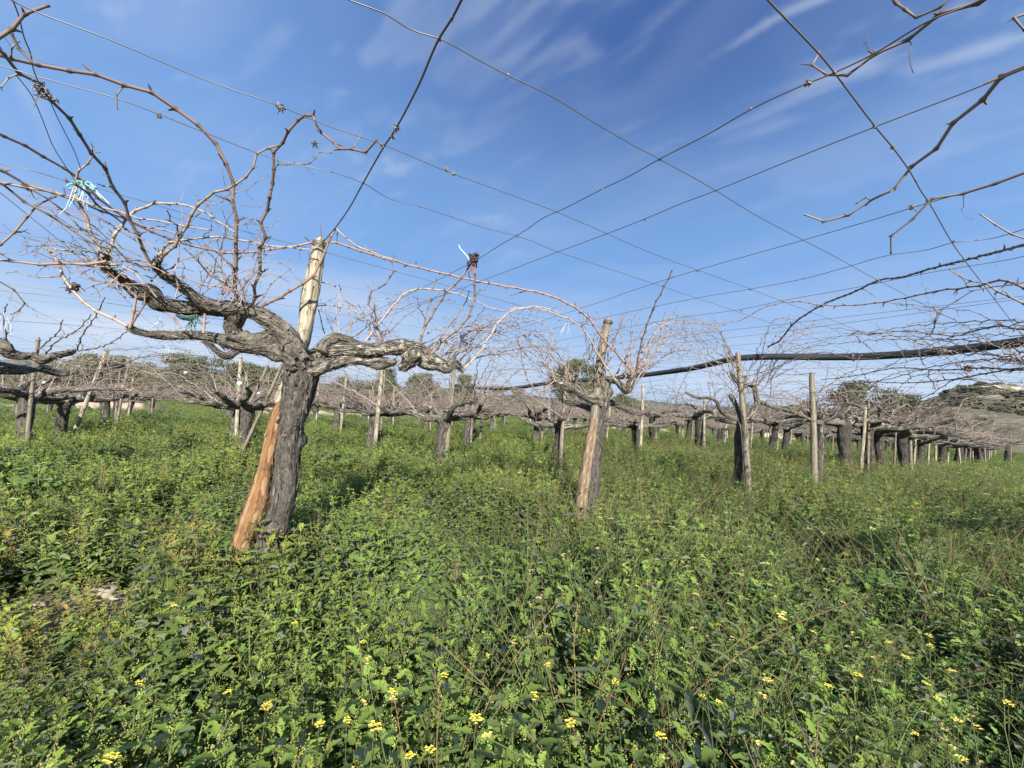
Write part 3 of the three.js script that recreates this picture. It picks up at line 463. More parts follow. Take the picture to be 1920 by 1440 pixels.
{
  const o = vineR;
  addCane(o, [[2010, 90], [1920, 128], [1857, 157], [1825, 205], [1770, 250], [1740, 300], [1700, 321], [1668, 365], [1632, 375], [1606, 400], [1560, 413], [1525, 408], [1508, 402]], 1.1, 1.85, 0.0075, 0.0035, { tone: 0, zig: 0.10, node: 0.09, side: 0.7, long: 0.15, tendril: 0.2 });
  addCane(o, [[1910, -40], [1835, 5], [1745, 35], [1690, 80], [1650, 98], [1620, 127], [1580, 140], [1552, 151], [1545, 132], [1527, 123], [1537, 97]], 0.78, 1.08, 0.0045, 0.002, { tone: 4, side: 0.6, long: 0.2, node: 0.06 });
  addCane(o, [[1640, -25], [1690, 10], [1700, 32], [1735, 24], [1765, 14], [1800, -20]], 0.95, 0.85, 0.0032, 0.002, { tone: 4, zig: 0.15, node: 0.04, long: 0.2 });
  addCane(o, [[2000, 296], [1920, 325], [1855, 348], [1800, 362], [1745, 377], [1720, 400], [1690, 425], [1668, 450], [1671, 476]], 1.3, 1.72, 0.0055, 0.003, { tone: 4, side: 0.7, long: 0.3 });
  addCane(o, [[2000, 562], [1920, 540], [1880, 525], [1830, 537], [1760, 545], [1690, 560], [1620, 571], [1540, 572], [1490, 565], [1430, 577], [1390, 600], [1310, 607], [1258, 598]], 2.1, 4.9, 0.0075, 0.003, { tone: 1, side: 0.8, zig: 0.06 });
  addCane(o, [[2000, 600], [1930, 575], [1870, 545], [1840, 530], [1800, 520], [1780, 505]], 2.1, 2.6, 0.0065, 0.003, { tone: 3, side: 0.8 });
  addCane(o, [[1980, 470], [1920, 448], [1880, 430], [1855, 413], [1838, 401]], 1.7, 1.9, 0.004, 0.003, { tone: 3, side: 0.6 });
  addCane(o, [[2000, 650], [1920, 618], [1860, 612], [1790, 630], [1740, 625], [1690, 620], [1640, 627], [1600, 622], [1640, 660]], 2.2, 3.6, 0.006, 0.003, { tone: 1, side: 0.9 });
  addCane(o, [[1990, 700], [1920, 690], [1850, 700], [1780, 712], [1700, 718], [1620, 716], [1560, 722]], 2.6, 5, 0.0065, 0.004, { tone: 4, side: 0.7, zig: 0.04 });
  addCane(o, [[1990, 690], [1920, 694], [1840, 690], [1760, 694], [1680, 690], [1600, 705], [1540, 712]], 2.7, 5, 0.0075, 0.004, { tone: 4, side: 0.7, zig: 0.04 });
  addCane(o, [[1990, 655], [1900, 672], [1820, 676], [1740, 690], [1660, 712], [1590, 720]], 2.7, 5, 0.006, 0.003, { tone: 4, side: 0.8 });
  addCane(o, [[1990, 720], [1900, 735], [1830, 714], [1790, 712], [1740, 742], [1700, 755]], 3.0, 4.6, 0.006, 0.003, { tone: 4, side: 0.8 });
  addCane(o, [[1925, 25], [1907, 20], [1915, 42], [1922, 58]], 0.9, 0.9, 0.003, 0.002, { tone: 4, long: 0 });
  addCane(o, [[1750, 575], [1757, 600], [1745, 628], [1752, 640]], 2.9, 2.9, 0.004, 0.003, { tone: 4, zig: 0.25, node: 0.05 });
  addCane(o, [[1980, 520], [1890, 535], [1840, 540], [1790, 565], [1760, 590], [1748, 625]], 2.2, 2.6, 0.004, 0.002, { tone: 4, side: 0.9 });
}
wander(vineR, 321, 6, [1960, 2010], [1420, 1640], [600, 740], [600, 735], 26, 2.5, 5.2, 0.0044, 12);
wander(vineR, 322, 6, [1960, 2010], [1620, 1800], [500, 720], [560, 720], 24, 2.2, 3.8, 0.0036, 10);
wander(vineR, 323, 5, [1700, 1900], [1600, 1800], [700, 730], [590, 650], 10, 3.4, 3.8, 0.0032);
addLimb(vineR, 'arm', [[0, 1.45, 0.08], [0.3, 1.6, 0.06], [0.6, 1.72, 0.05], [0.9, 1.8, 0.035]].map(([x, y, r]) => ({ p: V3(3.25 + x * 0.5, y, -1.25 - x * 0.8), r })), { seg: 20, step: 0.03, seed: 44, strips: 20 });
addLimb(vineR, 'arm', [[0, 1.45, 0.08], [0.3, 1.6, 0.06], [0.6, 1.72, 0.05], [0.9, 1.8, 0.035]].map(([x, y, r]) => ({ p: V3(3.25 + x * 0.9, y, -1.25 + x * 0.2), r })), { seg: 20, step: 0.03, seed: 45, strips: 20 });
addLimb(vineR, 'arm', [[0, 1.45, 0.08], [0.3, 1.65, 0.06], [0.6, 1.75, 0.05], [0.9, 1.85, 0.035]].map(([x, y, r]) => ({ p: V3(3.25 - x * 0.1, y, -1.25 + x * 0.9), r })), { seg: 20, step: 0.03, seed: 46, strips: 20 });
const vineL = thing('grapevine', 'grapevine standing just outside the left edge, its thin canes reaching in at the upper left', 'grapevine', V3(-3.75, 0, -0.85));
addLimb(vineL, 'trunk', [[0, -0.1, 0.11], [0.02, 0.4, 0.09], [0.05, 0.9, 0.08], [0.03, 1.3, 0.085], [0, 1.52, 0.06]].map(([x, y, r]) => ({ p: V3(-3.75 + x, y, -0.85 + x), r })), { seg: 32, step: 0.03, seed: 51, strips: 20 });
addLimb(vineL, 'arm', [[0, 1.42, 0.07], [0.2, 1.62, 0.05], [0.45, 1.75, 0.04], [0.7, 1.95, 0.03]].map(([x, y, r]) => ({ p: V3(-3.75 + x * 0.8, y, -0.85 - x * 0.7), r })), { seg: 26, step: 0.02, seed: 52, strips: 20 });
{
  const o = vineL;
  addCane(o, [[-60, 120], [0, 68], [22, 50], [22, 30], [38, 27], [60, 28], [66, 18], [85, 17], [92, 10]], 1.0, 1.0, 0.0055, 0.003, { tone: 4, zig: 0.05, long: 0.1 });
  addCane(o, [[-50, 300], [0, 320], [50, 345], [110, 365], [190, 395], [240, 414], [300, 430], [345, 442]], 1.55, 2.1, 0.0055, 0.003, { tone: 3, side: 0.7 });
  addCane(o, [[-50, 325], [0, 345], [40, 372], [100, 408], [160, 448], [205, 470], [250, 485], [282, 493]], 1.6, 2.0, 0.0045, 0.0035, { tone: 4, side: 0.7 });
  addCane(o, [[-60, 335], [0, 345], [60, 352], [130, 368], [200, 392], [280, 412], [330, 420], [400, 432]], 1.6, 2.1, 0.005, 0.003, { tone: 3, side: 0.8 });
  addCane(o, [[-40, 470], [0, 462], [20, 440], [40, 420], [60, 395], [85, 375], [105, 368]], 1.7, 1.8, 0.005, 0.003, { tone: 4, side: 0.8 });
  addCane(o, [[-40, 500], [0, 532], [30, 545], [44, 562], [40, 580], [20, 590]], 1.9, 2.1, 0.0035, 0.002, { tone: 4, side: 0.8 });
  addCane(o, [[20, 62], [30, 88], [45, 105], [62, 118]], 1.05, 1.1, 0.004, 0.003, { tone: 3, long: 0 });
  addCane(o, [[40, 345], [75, 366], [130, 400], [170, 420], [205, 450]], 1.65, 1.9, 0.003, 0.002, { tone: 4, side: 0.9, tendril: 0.9 });
  addCane(o, [[140, 345], [172, 372], [205, 400], [232, 420]], 1.6, 1.9, 0.0045, 0.003, { tone: 4, side: 0.9 });
}

// ------------------------------------------------------------------ posts
function roughPost(ctrl, o = {}) { return limb(ctrl, { seg: 26, step: 0.02, ridge: 0.035, lump: 0.07, twist: 0.15, tile: 0.5, flat: 0.85, seed: 1, ...o }); }
function wrapOf(p, dir, r, turns, seed) {   // wire wound round a post
  const rnd = mulberry(seed), q = [], d = dir.clone().normalize(), a = V3(1, 0, 0).addScaledVector(d, -d.x).normalize(), b = V3().crossVectors(d, a);
  for (let k = 0; k <= turns * 14; k++) { const t = k / 14 * 6.283; q.push(V3().copy(p).addScaledVector(a, Math.cos(t) * (r + 0.003)).addScaledVector(b, Math.sin(t) * (r + 0.003)).addScaledVector(d, (k / (turns * 14) - 0.5) * 0.025 + (rnd() - 0.5) * 0.006)); }
  const mb = new MB(); mb.tube(q, q.map(() => 0.0022), 5, [1, 1, 1]); return mb.geometry();
}
const postA = thing('wooden_post', 'pale leaning wooden post of the largest vine, its lower end swollen, split and orange', 'post', at(470, 1080, 2.62).setY(0));
part('pole', localise(roughPost(L([[526, 758, 26], [545, 715, 27], [560, 672, 26], [570, 625, 26], [580, 562, 28], [591, 505, 27], [599, 462, 24], [602, 444, 16]], 2.60, 2.50), { seed: 2, lump: 0.16, seg: 44, ridge: 0.11, strips: 26, tile: 0.3 }), postA), mPale, postA);
part('split_base', localise(limb(L([[428, 1110, 25], [440, 1065, 27], [452, 1022, 31], [468, 980, 38], [483, 940, 36], [491, 903, 28], [499, 867, 24], [509, 820, 24], [521, 778, 24], [530, 752, 18]], 2.60, 2.56), { seg: 44, step: 0.012, ridge: 0.08, lump: 0.14, twist: 0.2, tile: 0.2, seed: 4, strips: 70, flat: 0.8 }), postA), mRaw, postA, 'raw orange broken lower end of the post');
part('wire_wrap', localise(wrapOf(at(600, 458, 2.5), V3(0.1, 1, 0), 0.038, 4, 3), postA), mWire, postA);
{ const mb = new MB(); mb.tube(line([[602, 452], [603, 435], [600, 420]], 2.46, 2.44), [0.003, 0.003, 0.002], 5, [0.1, 0.08, 0.06]); part('nail', localise(mb.geometry(), postA), mCane, postA); }
{ const g = limb(L([[558, 690, 12], [562, 668, 11], [572, 648, 9], [580, 636, 7]], 2.5, 2.44), { seg: 16, step: 0.01, seed: 9 }); part('cleat', localise(g, postA), mTrunk, postA); }
const postB = thing('wooden_post', 'leaning cream and orange wooden post right of the picture middle, in front of its vine', 'post', at(1090, 950, 4.3).setY(gy(0.7, -4.3)));
part('pole', localise(roughPost(L([[1113, 790, 16], [1119, 740, 15], [1124, 690, 16], [1132, 640, 16], [1139, 606, 15], [1142, 594, 13]], 4.28, 4.2), { seed: 5 }), postB), mGrey, postB);
part('split_base', localise(limb(L([[1084, 1000, 22], [1090, 945, 22], [1097, 890, 21], [1105, 840, 20], [1112, 800, 18], [1115, 780, 15]], 4.3, 4.27), { seg: 30, step: 0.02, ridge: 0.07, lump: 0.1, twist: 0.2, tile: 0.22, seed: 6, strips: 16 }), postB), mRawB, postB, 'orange-brown split lower half');
part('wire_wrap', localise(wrapOf(at(1140, 604, 4.2), V3(0.1, 1, 0), 0.044, 4, 5), postB), mWire, postB);
const postC = thing('wooden_post', 'grey-brown upright post under the black pipe, with a taut stay wire in front', 'post', at(1400, 930, 5.9).setY(gy(3.3, -5.9)));
part('pole', localise(roughPost(L([[1405, 950, 11], [1402, 890, 11], [1398, 830, 11], [1394, 780, 10], [1389, 720, 10], [1385, 680, 9], [1383, 659, 8]], 5.9, 5.82), { seed: 7 }), postC), mGrey, postC);
{ const mb = new MB(); mb.tube(line([[1368, 700], [1378, 770], [1388, 800], [1396, 855], [1403, 920]], 5.7, 5.75), [0.004, 0.004, 0.004, 0.004, 0.004], 6, [1, 1, 1]); part('stay_wire', localise(mb.geometry(), postC), mKnot, postC); }
const postD = thing('wooden_post', 'straight round pale grey post standing in front of the vine right of the pipe post', 'post', at(1525, 900, 7.75).setY(gy(5.4, -7.75)));
part('pole', localise(roughPost(L([[1528, 925, 11], [1527, 880, 11], [1526, 820, 11], [1524, 760, 10], [1522, 715, 9], [1522, 697, 8]], 7.75, 7.65), { seed: 8 }), postD), mGrey, postD);
part('wire_wrap', localise(wrapOf(at(1526, 790, 7.7), V3(0, 1, 0), 0.055, 2, 6), postD), mWire, postD);
const vineD = thing('grapevine', 'dark vine half hidden behind the straight round pale post right of the pipe', 'grapevine', at(1537, 900, 8.0).setY(gy(5.6, -8)));
addLimb(vineD, 'trunk', L([[1536, 920, 13], [1537, 880, 11], [1538, 830, 11], [1539, 795, 13], [1541, 782, 13], [1543, 772, 8]], 8.0, 7.95), { seg: 26, step: 0.03, seed: 36, strips: 10 });
addLimb(vineD, 'arm', L([[1540, 792, 12], [1525, 790, 8], [1505, 780, 7], [1485, 772, 7], [1465, 766, 6], [1445, 762, 7], [1430, 755, 9], [1420, 752, 7]], 7.95, 6.6), { seg: 24, step: 0.02, ridge: 0.15, lump: 0.25, twist: 5, seed: 37, strips: 15 });
addLimb(vineD, 'arm', L([[1541, 790, 12], [1553, 786, 10], [1566, 780, 10], [1580, 768, 9], [1592, 757, 8], [1606, 760, 7], [1622, 768, 5]], 7.95, 7.4), { seg: 24, step: 0.02, ridge: 0.15, lump: 0.25, twist: 5, seed: 38, strips: 15 });
{
  const o = vineD;
  addCane(o, [[1490, 772], [1520, 745], [1550, 725], [1600, 695], [1640, 690]], 7.2, 6.2, 0.008, 0.005, { tone: 3, side: 0.7 });
  addCane(o, [[1592, 757], [1580, 720], [1560, 700], [1540, 690], [1500, 690]], 7.4, 6.8, 0.006, 0.003, { tone: 0, side: 0.9 });
  addCane(o, [[1600, 758], [1640, 720], [1680, 700], [1740, 690]], 7.4, 6, 0.006, 0.003, { tone: 3, side: 0.9 });
  addCane(o, [[1530, 788], [1535, 740], [1548, 715], [1552, 690]], 7.9, 7.4, 0.006, 0.003, { tone: 1, side: 0.9 });
  addCane(o, [[1570, 775], [1575, 735], [1585, 710], [1600, 700]], 7.6, 7.2, 0.005, 0.003, { tone: 3, side: 0.9 });
  addCane(o, [[1460, 765], [1450, 735], [1470, 712], [1510, 700]], 6.8, 6.3, 0.005, 0.003, { tone: 3, side: 0.9 });
  addCane(o, [[1430, 755], [1470, 735], [1500, 728], [1560, 730]], 6.6, 6.8, 0.005, 0.003, { tone: 4, side: 0.9 });
}

// ------------------------------------------------------------------ the field of vines behind: a few grown by rule, then set out in rows
function growVine(seed, fine) {
  const rnd = mulberry(seed * 131 + 7), o = { trunk: null, arms: [], canes: [] };
  const hh = 1.02 + rnd() * 0.16, lean = [(rnd() - 0.5) * 0.26, (rnd() - 0.5) * 0.26], tr = 0.088 + rnd() * 0.02;
  const head = V3(lean[0], hh, lean[1]);
  o.trunk = limb([{ p: V3(0, -0.12, 0), r: tr * 1.12 }, { p: V3(lean[0] * 0.1, hh * 0.35, lean[1] * 0.3), r: tr * 0.9 }, { p: V3(lean[0] * 0.6, hh * 0.72, lean[1] * 0.8), r: tr * 0.86 }, { p: head, r: tr * 1.05 }, { p: V3(lean[0] * 1.1, hh + 0.10, lean[1] * 1.1), r: tr * 0.5 }], { seg: fine ? 26 : 12, step: fine ? 0.025 : 0.09, ridge: 0.12, lump: 0.2, twist: 1.2, seed, strips: fine ? 24 : 0 });
  const nA = (fine ? 6 : 7) + (rnd() * 2 | 0), a0 = rnd() * 6.283;
  for (let i = 0; i < nA; i++) {
    const az = a0 + i / nA * 6.283 + (rnd() - 0.5) * 0.9, LN = 0.65 + rnd() * 0.75, ctrl = [{ p: head.clone().add(V3(0, -0.05, 0)), r: tr * 0.72 }];
    let p = head.clone(), a = az, up = 0.15 + rnd() * 0.40; const m = 9;
    for (let k = 1; k <= m; k++) { a += (rnd() - 0.5) * 1.0; up = lerp(up, 0.10 + (rnd() - 0.42) * 1.0, 0.6); p = p.clone().add(V3(Math.cos(a), up, Math.sin(a)).multiplyScalar(LN / m)); ctrl.push({ p, r: lerp(tr * 0.60, 0.022, k / m) * (0.85 + rnd() * 0.35) }); }
    o.arms.push(limb(ctrl, { seg: fine ? 18 : 8, step: fine ? 0.02 : 0.07, ridge: 0.16, lump: 0.30, twist: 5, seed: seed * 5 + i, strips: fine ? 18 : 0, tile: 0.25 }));
    const nC = fine ? 6 : 9;
    for (let c = 0; c < nC; c++) {
      const t = 0.30 + 0.70 * (c + rnd() * 0.8) / nC, x = Math.min(ctrl.length - 1.001, t * (ctrl.length - 1)), b = Math.floor(x), q = V3().lerpVectors(ctrl[b].p, ctrl[b + 1].p, x - b);
      const ca = az + (rnd() - 0.5) * 2.6, CL = 0.5 + rnd() * (fine ? 1 : rnd()) * 1.8, top = fine ? 1.6 + rnd() * 0.75 : 1.4 + rnd() * 0.5, pts = [q.clone()]; let el = 0.5 + rnd() * 0.9, aa = ca, w = q.clone();
      const steps = 6; for (let k = 1; k <= steps; k++) { aa += (rnd() - 0.5) * 0.5; if (w.y > top - 0.25) el = lerp(el, -0.12 + (rnd() - 0.5) * 0.5, 0.7); else el *= 0.92; w = w.clone().add(V3(Math.cos(aa) * Math.cos(el), Math.sin(el), Math.sin(aa) * Math.cos(el)).multiplyScalar(CL / steps)); pts.push(w); }
      o.canes.push({ pts, r0: (fine ? 0.0054 : 0.0058) + rnd() * 0.002, r1: fine ? 0.0022 : 0.0028, seed: seed * 100 + i * 10 + c, tone: [5, 6, 7, 3, 4, 6][rnd() * 6 | 0] });
    }
  }
  return o;
}
function vineThing(seed, fine, label, p, group) {
  const v = growVine(seed, fine), o = thing('grapevine', label, 'grapevine', p, group);
  part('trunk', v.trunk, mTrunk, o);
  v.arms.forEach((g) => part('arm', g, mArm, o));
  if (fine) v.canes.forEach((c) => { const mb = new MB(); cane(mb, c.pts, c.r0, c.r1, { seed: c.seed, tone: c.tone, seg: 5, node: 0.08, zig: 0.14, side: 0.6, long: 0.5, tendril: 0.25 }); part('cane', mb.geometry(), mCane, o); });
  else { const mb = new MB(); v.canes.forEach((c) => cane(mb, c.pts, c.r0 * 1.1, c.r1 * 1.2, { seed: c.seed, tone: c.tone, seg: 4, node: 0.13, zig: 0.2, side: 0, long: 0.55, tendril: 0, sub: 0 })); const q = part('cane_tangle', mb.geometry(), mCane, o); q.userData.kind = 'stuff'; }
  return o;
}
function makePost(seed, label, p, group, m, fine) {
  const rnd = mulberry(seed * 17 + 3), r = 0.030 + rnd() * 0.012, o = thing('wooden_post', label, 'post', p, group);
  part('pole', roughPost([{ p: V3(0, -0.1, 0), r: r * 1.1 }, { p: V3((rnd() - 0.5) * 0.03, 0.8, (rnd() - 0.5) * 0.03), r: r * 1.05 }, { p: V3((rnd() - 0.5) * 0.04, 1.5, (rnd() - 0.5) * 0.04), r }, { p: V3(0, 2.27, 0), r: r * 0.9 }], { seed: seed + 50, seg: fine ? 18 : 10, step: fine ? 0.05 : 0.2 }), m, o);
  part('wire_wrap', wrapOf(V3(0, 2.2, 0), V3(0, 1, 0), r, 2, seed), mWire, o);
  return o;
}
const placed = [];   // feet of vines already standing
for (const v of [vineA, vineB, vineC, vineD, vineR, vineL]) placed.push([v.position.x, v.position.z]);
const FINE = [1, 2, 3, 4, 5].map((s) => ({ s, fine: true, used: null })), FAR = [11, 12, 13, 14, 15, 16].map((s) => ({ s, fine: false, used: null }));
const POSTS = [[1, 0], [2, 1], [3, 1], [4, 1], [5, 0]].map(([s, k]) => ({ s, m: k ? mGrey : mPale, used: null }));
function setVine(pool, k, p, turn, label, group, s = 1) {
  const e = pool[k % pool.length];
  if (!e.used) { e.used = vineThing(e.s, e.fine, label, p, group); e.used.rotation.y = turn; e.used.scale.setScalar(s); return e.used; }
  return copyOf(e.used, 'grapevine', p, turn, label, group, s);
}
function setPost(k, p, tilt, label, group, s = 1) {
  const e = POSTS[k % POSTS.length]; let o;
  if (!e.used) { o = e.used = makePost(e.s, label, p, group, e.m, true); o.scale.setScalar(s); } else o = copyOf(e.used, 'wooden_post', p, 0, label, group, s);
  o.rotation.set(tilt[0], k * 2.4, tilt[1], 'ZXY'); return o;
}
// vines near enough to be found one by one: foot in the picture, height of the weeds in front, post offset and tilt
const rndF = mulberry(77);
const NEAR = [
  // px, py of the foot, label, post foot px offset, post lean (sideways)
  [112, 818, 'vine with a stout grey trunk far left beside a leaning pale brace post', 16, -0.27, 'leaning pale brace post far left, beside a stout grey trunk'],
  [200, 803, 'second vine from the left whose trunk looks almost black under its arms', 16, -0.10, 'short pale post right of the almost black trunk at the left'],
  [456, 852, 'vine with pale bluish tags just left of the largest vine trunk', -18, -0.36, 'tilted pale post just left of the largest vine trunk'],
  [826, 862, 'vine with a forked head behind the right arm of the largest vine', 10, -0.02, 'slim pale post behind the right arm of the largest vine'],
  [691, 835, 'grey vine whose trunk shows just right of the largest vine trunk', 12, -0.01, 'thin tan post beside the grey trunk right of the largest vine'],
  [628, 810, 'small vine with an orange-tan post in the gap right of the largest trunk', 10, -0.03, 'short orange-tan post in the gap right of the largest trunk'],
  [873, 836, 'small dark vine between the forked vine and the picture middle', 10, 0, 'small pale post between the forked vine and the picture middle'],
  [1003, 836, 'small vine left of the orange-brown post, standing alone', 12, 0, 'small grey post left of the orange-brown post'],
  [1043, 862, 'stout vine with a tan-sided trunk directly left of the orange-brown post', 9, 0, 'tan post strip on the stout trunk left of the orange-brown post'],
  [1193, 850, 'dark straight vine between the orange-brown post and the pipe post', 8, 0.01, 'tall thin pale post between the orange-brown post and the pipe post'],
  [1312, 848, 'vine with spreading arms left of the pipe post', 9, 0.03, 'brown post on the vine left of the pipe post'],
  [1470, 845, 'short dark vine seen between the pipe post and the straight round post', -25, 0.03, 'thin slanting post between the pipe post and the straight round post'],
  [1636, 886, 'black Y-shaped vine right of the straight round post', -8, 0.01, 'grey post top standing up from the black Y-shaped vine'],
  [1697, 882, 'thick black vine with a brown post on its right side', 14, 0.05, 'brown post on the right side of a thick black trunk'],
  [1765, 868, 'vine hidden behind a tan post with a yellow flower at its foot', -10, 0.03, 'tan post with yellow flowers at its foot, right part of the field'],
  [1793, 872, 'dark vine leaning strongly left near the right edge', 10, 0.14, 'slanting pale post on the left-leaning vine near the right edge'],
  [1836, 872, 'dark trunk right of the left-leaning vine', 14, 0.08, 'thin post right of the left-leaning vine'],
  [1888, 870, 'rightmost dark trunk at the right edge', 8, 0.02, 'post on the rightmost dark trunk'],
];
NEAR.forEach(([px, py, label, dx, lean, pl], k) => {
  const p = onWeeds(px, py, 0.30); placed.push([p.x, p.z]);
  const s = 1.0;
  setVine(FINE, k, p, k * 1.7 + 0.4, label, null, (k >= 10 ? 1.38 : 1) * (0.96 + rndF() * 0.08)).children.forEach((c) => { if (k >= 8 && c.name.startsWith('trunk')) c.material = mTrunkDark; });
  const q = onWeeds(px + dx, py + 2, 0.30);
  setPost(k, q, [(rndF() - 0.5) * 0.04, lean], pl, null, k === 0 ? 1.02 : 0.97);
});
{ const q = onWeeds(428, 820, 0.3); setPost(3, q, [0.05, -0.40], 'second tilted pale post, a little farther back, left of the largest vine', null); }
// the rows beyond
const U = V3(2.43, 0, -1.86), W = V3(-2.28, 0, -3.2), O0 = V3(-1.4, 0, -2.65);
const farLabel = (p) => { const s = Math.abs(p.x) < 0.22 * -p.z ? 'middle' : p.x < 0 ? 'left' : 'right'; return [s, p]; };
const rndR = mulberry(4242); let nv = 0;
const rows = [];
for (let j = -3; j <= 14; j++) for (let i = -12; i <= 26; i++) {
  const p = V3().copy(O0).addScaledVector(U, i).addScaledVector(W, j); p.x += (rndR() - 0.5) * 0.35; p.z += (rndR() - 0.5) * 0.35;
  const d = Math.hypot(p.x, p.z), az = Math.atan2(p.x, -p.z); const lim = az < -0.1 ? 31 : lerp(33, 54, smooth(-0.1, 0.7, az));
  if (-p.z < 0.4 || d > lim || Math.abs(az) > 0.93 || d < 5) continue;
  if (placed.some(([x, z]) => Math.hypot(x - p.x, z - p.z) < (d < 14 ? 1.5 : 1.0))) continue;
  rows.push([p, d]);
}
rows.sort((a, b) => a[1] - b[1]);
rows.forEach(([p, d], k) => {
  p.y = gy(p.x, p.z); const [side] = farLabel(p);
  const where = d < 14 ? 'nearer' : d < 24 ? 'middle' : 'farthest', lab = `small bare vine in the ${where} back rows, ${side} part of the field`;
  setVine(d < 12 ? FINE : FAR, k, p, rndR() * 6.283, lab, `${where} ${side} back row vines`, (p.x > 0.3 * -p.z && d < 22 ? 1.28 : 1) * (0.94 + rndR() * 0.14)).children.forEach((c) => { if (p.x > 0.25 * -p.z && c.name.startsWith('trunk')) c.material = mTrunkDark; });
  const q = V3(p.x + 0.14 + rndR() * 0.1, 0, p.z + 0.12); q.y = gy(q.x, q.z);
  setPost(k, q, [(rndR() - 0.5) * 0.08, (rndR() - 0.5) * 0.12], `thin pale post among the ${where} back rows, ${side} part of the field`, `${where} ${side} back row posts`, d < 12 ? 0.95 : 0.80 + rndR() * 0.14);
});
{  // a vine left of the frame whose thick arm shows at the edge
  const o = thing('grapevine', 'grapevine outside the left edge whose thick knobby arm shows above the back rows', 'grapevine', V3(-5.5, gy(-5.5, -3.6), -3.6)); placed.push([-5.5, -3.6]);
  addLimb(o, 'trunk', [[0, -0.1, 0.11], [0.02, 0.5, 0.09], [0.03, 1.0, 0.085], [0, 1.45, 0.09], [0.02, 1.6, 0.06]].map(([x, y, r]) => ({ p: V3(-5.5 + x, y, -3.6), r })), { seg: 24, step: 0.04, seed: 61, strips: 20 });
  addLimb(o, 'arm', [{ p: V3(-5.5, 1.45, -3.6), r: 0.09 }, ...L([[-40, 648, 36], [0, 648, 34], [18, 662, 28], [40, 668, 20], [60, 668, 18], [78, 675, 22], [98, 668, 17], [122, 662, 15], [145, 657, 10]], 4.0, 4.5)], { seg: 28, step: 0.014, ridge: 0.15, lump: 0.3, twist: 5, seed: 62, strips: 70, knots: 6 });
  addLimb(o, 'arm', [{ p: V3(-5.5, 1.45, -3.6), r: 0.08 }, ...L([[-30, 690, 30], [10, 690, 26], [40, 694, 22], [75, 690, 18], [110, 700, 14], [150, 698, 10]], 4.1, 5.0)], { seg: 26, step: 0.014, ridge: 0.15, lump: 0.3, twist: 5, seed: 63, strips: 50, knots: 4 });
  for (const c of [[[145, 657], [150, 640], [158, 622], [172, 604], [186, 580], [197, 558]], [[148, 658], [190, 650], [225, 632], [240, 616]], [[85, 668], [100, 645], [125, 630], [150, 615], [170, 590]], [[20, 660], [10, 620], [6, 590], [14, 570]], [[60, 668], [90, 640], [110, 622], [118, 600]], [[100, 668], [150, 690], [210, 690], [260, 672], [310, 665]]]) addCane(o, c, 4.4, 3.9, 0.007, 0.004, { tone: caneSeed % 2 ? 6 : 4, side: 0.8 });
}
// vines behind the camera: they stand in the same rows and shade the near weeds
for (const [x, z, k] of [[-1.5, 2.4, 1], [5.6, -3.0, 3], [5.4, 1.95, 2]]) setVine(FINE, k, V3(x, gy(x, z), z), k * 2.1, ['grapevine behind the viewer, right, shading the near weeds', 'grapevine behind the viewer, left, shading the near weeds', 'grapevine far behind the viewer to the right', 'grapevine outside the right edge, level with the second post'][k], null);

{
  const o = thing('grapevine', 'grapevine right behind the viewer, whose arms shade the nearest weeds', 'grapevine', V3(1.25, 0, 2.25));
  addLimb(o, 'trunk', [[0, -0.1, 0.11], [0.03, 0.5, 0.085], [0.05, 1.0, 0.08], [0.02, 1.35, 0.085], [0, 1.55, 0.06]].map(([x, y, r]) => ({ p: V3(1.25 + x, y, 2.25 + x), r })), { seg: 24, step: 0.04, seed: 71, strips: 20 });
  [[0.1, 0.9], [1.3, 1.1], [2.9, 0.8]].forEach(([a, l], i) => { addLimb(o, 'arm', [[0, 1.42, 0.085], [0.3, 1.58 + 0.05 * (i & 1), 0.07], [0.65, 1.66, 0.055], [1, 1.78, 0.04]].map(([t, y, r], k) => ({ p: V3(1.25 + Math.cos(a + k * 0.1) * t * l, y, 2.25 + Math.abs(Math.sin(a + k * 0.1)) * t * l), r })), { seg: 20, step: 0.03, seed: 72 + i, strips: 20 }); for (let k = 0; k < 3; k++) { const t = 0.4 + 0.12 * k, b = V3(1.25 + Math.cos(a) * t * l, 1.66, 2.25 + Math.abs(Math.sin(a)) * t * l), mb = new MB(); cane(mb, [b, V3(b.x + 0.1 * (k - 2), 1.95, b.z + 0.15), V3(b.x + 0.35 * (k - 2), 2.2, b.z + 0.4), V3(b.x + 0.7 * (k - 2), 2.25, b.z + 0.8)], 0.008, 0.004, { seed: 700 + i * 9 + k, tone: k, seg: 5 }); part('cane', localise(mb.geometry(), o), mCane, o); } });
}
// ------------------------------------------------------------------ wires and pipe
const WH = 2.30;
const onRoof = (px, py, h = WH) => { const r = sight(px, py), t = (h - EYE) / r.y; r.multiplyScalar(t); r.y = EYE + r.y; return r; };
function knotAt(mb, p, size, seed) {   // twisted end of wire
  const rnd = mulberry(seed * 53 + 9), q = [];
  for (let k = 0; k <= 26; k++) q.push(V3().copy(p).add(V3((rnd() - 0.5), (rnd() - 0.5), (rnd() - 0.5)).multiplyScalar(size)));
  const c = new THREE.CatmullRomCurve3(q).getPoints(90); mb.tube(c, c.map(() => 0.0014), 4, [1, 1, 1]);
  for (let k = 0; k < 3; k++) { const e = V3(rnd() - 0.5, -rnd() * 0.9, rnd() - 0.5).multiplyScalar(size * 1.6).add(p); mb.tube([p.clone(), V3().lerpVectors(p, e, 0.5).add(V3(0, size * 0.3, 0)), e], [0.0013, 0.0013, 0.001], 4, [1, 1, 1]); }
}
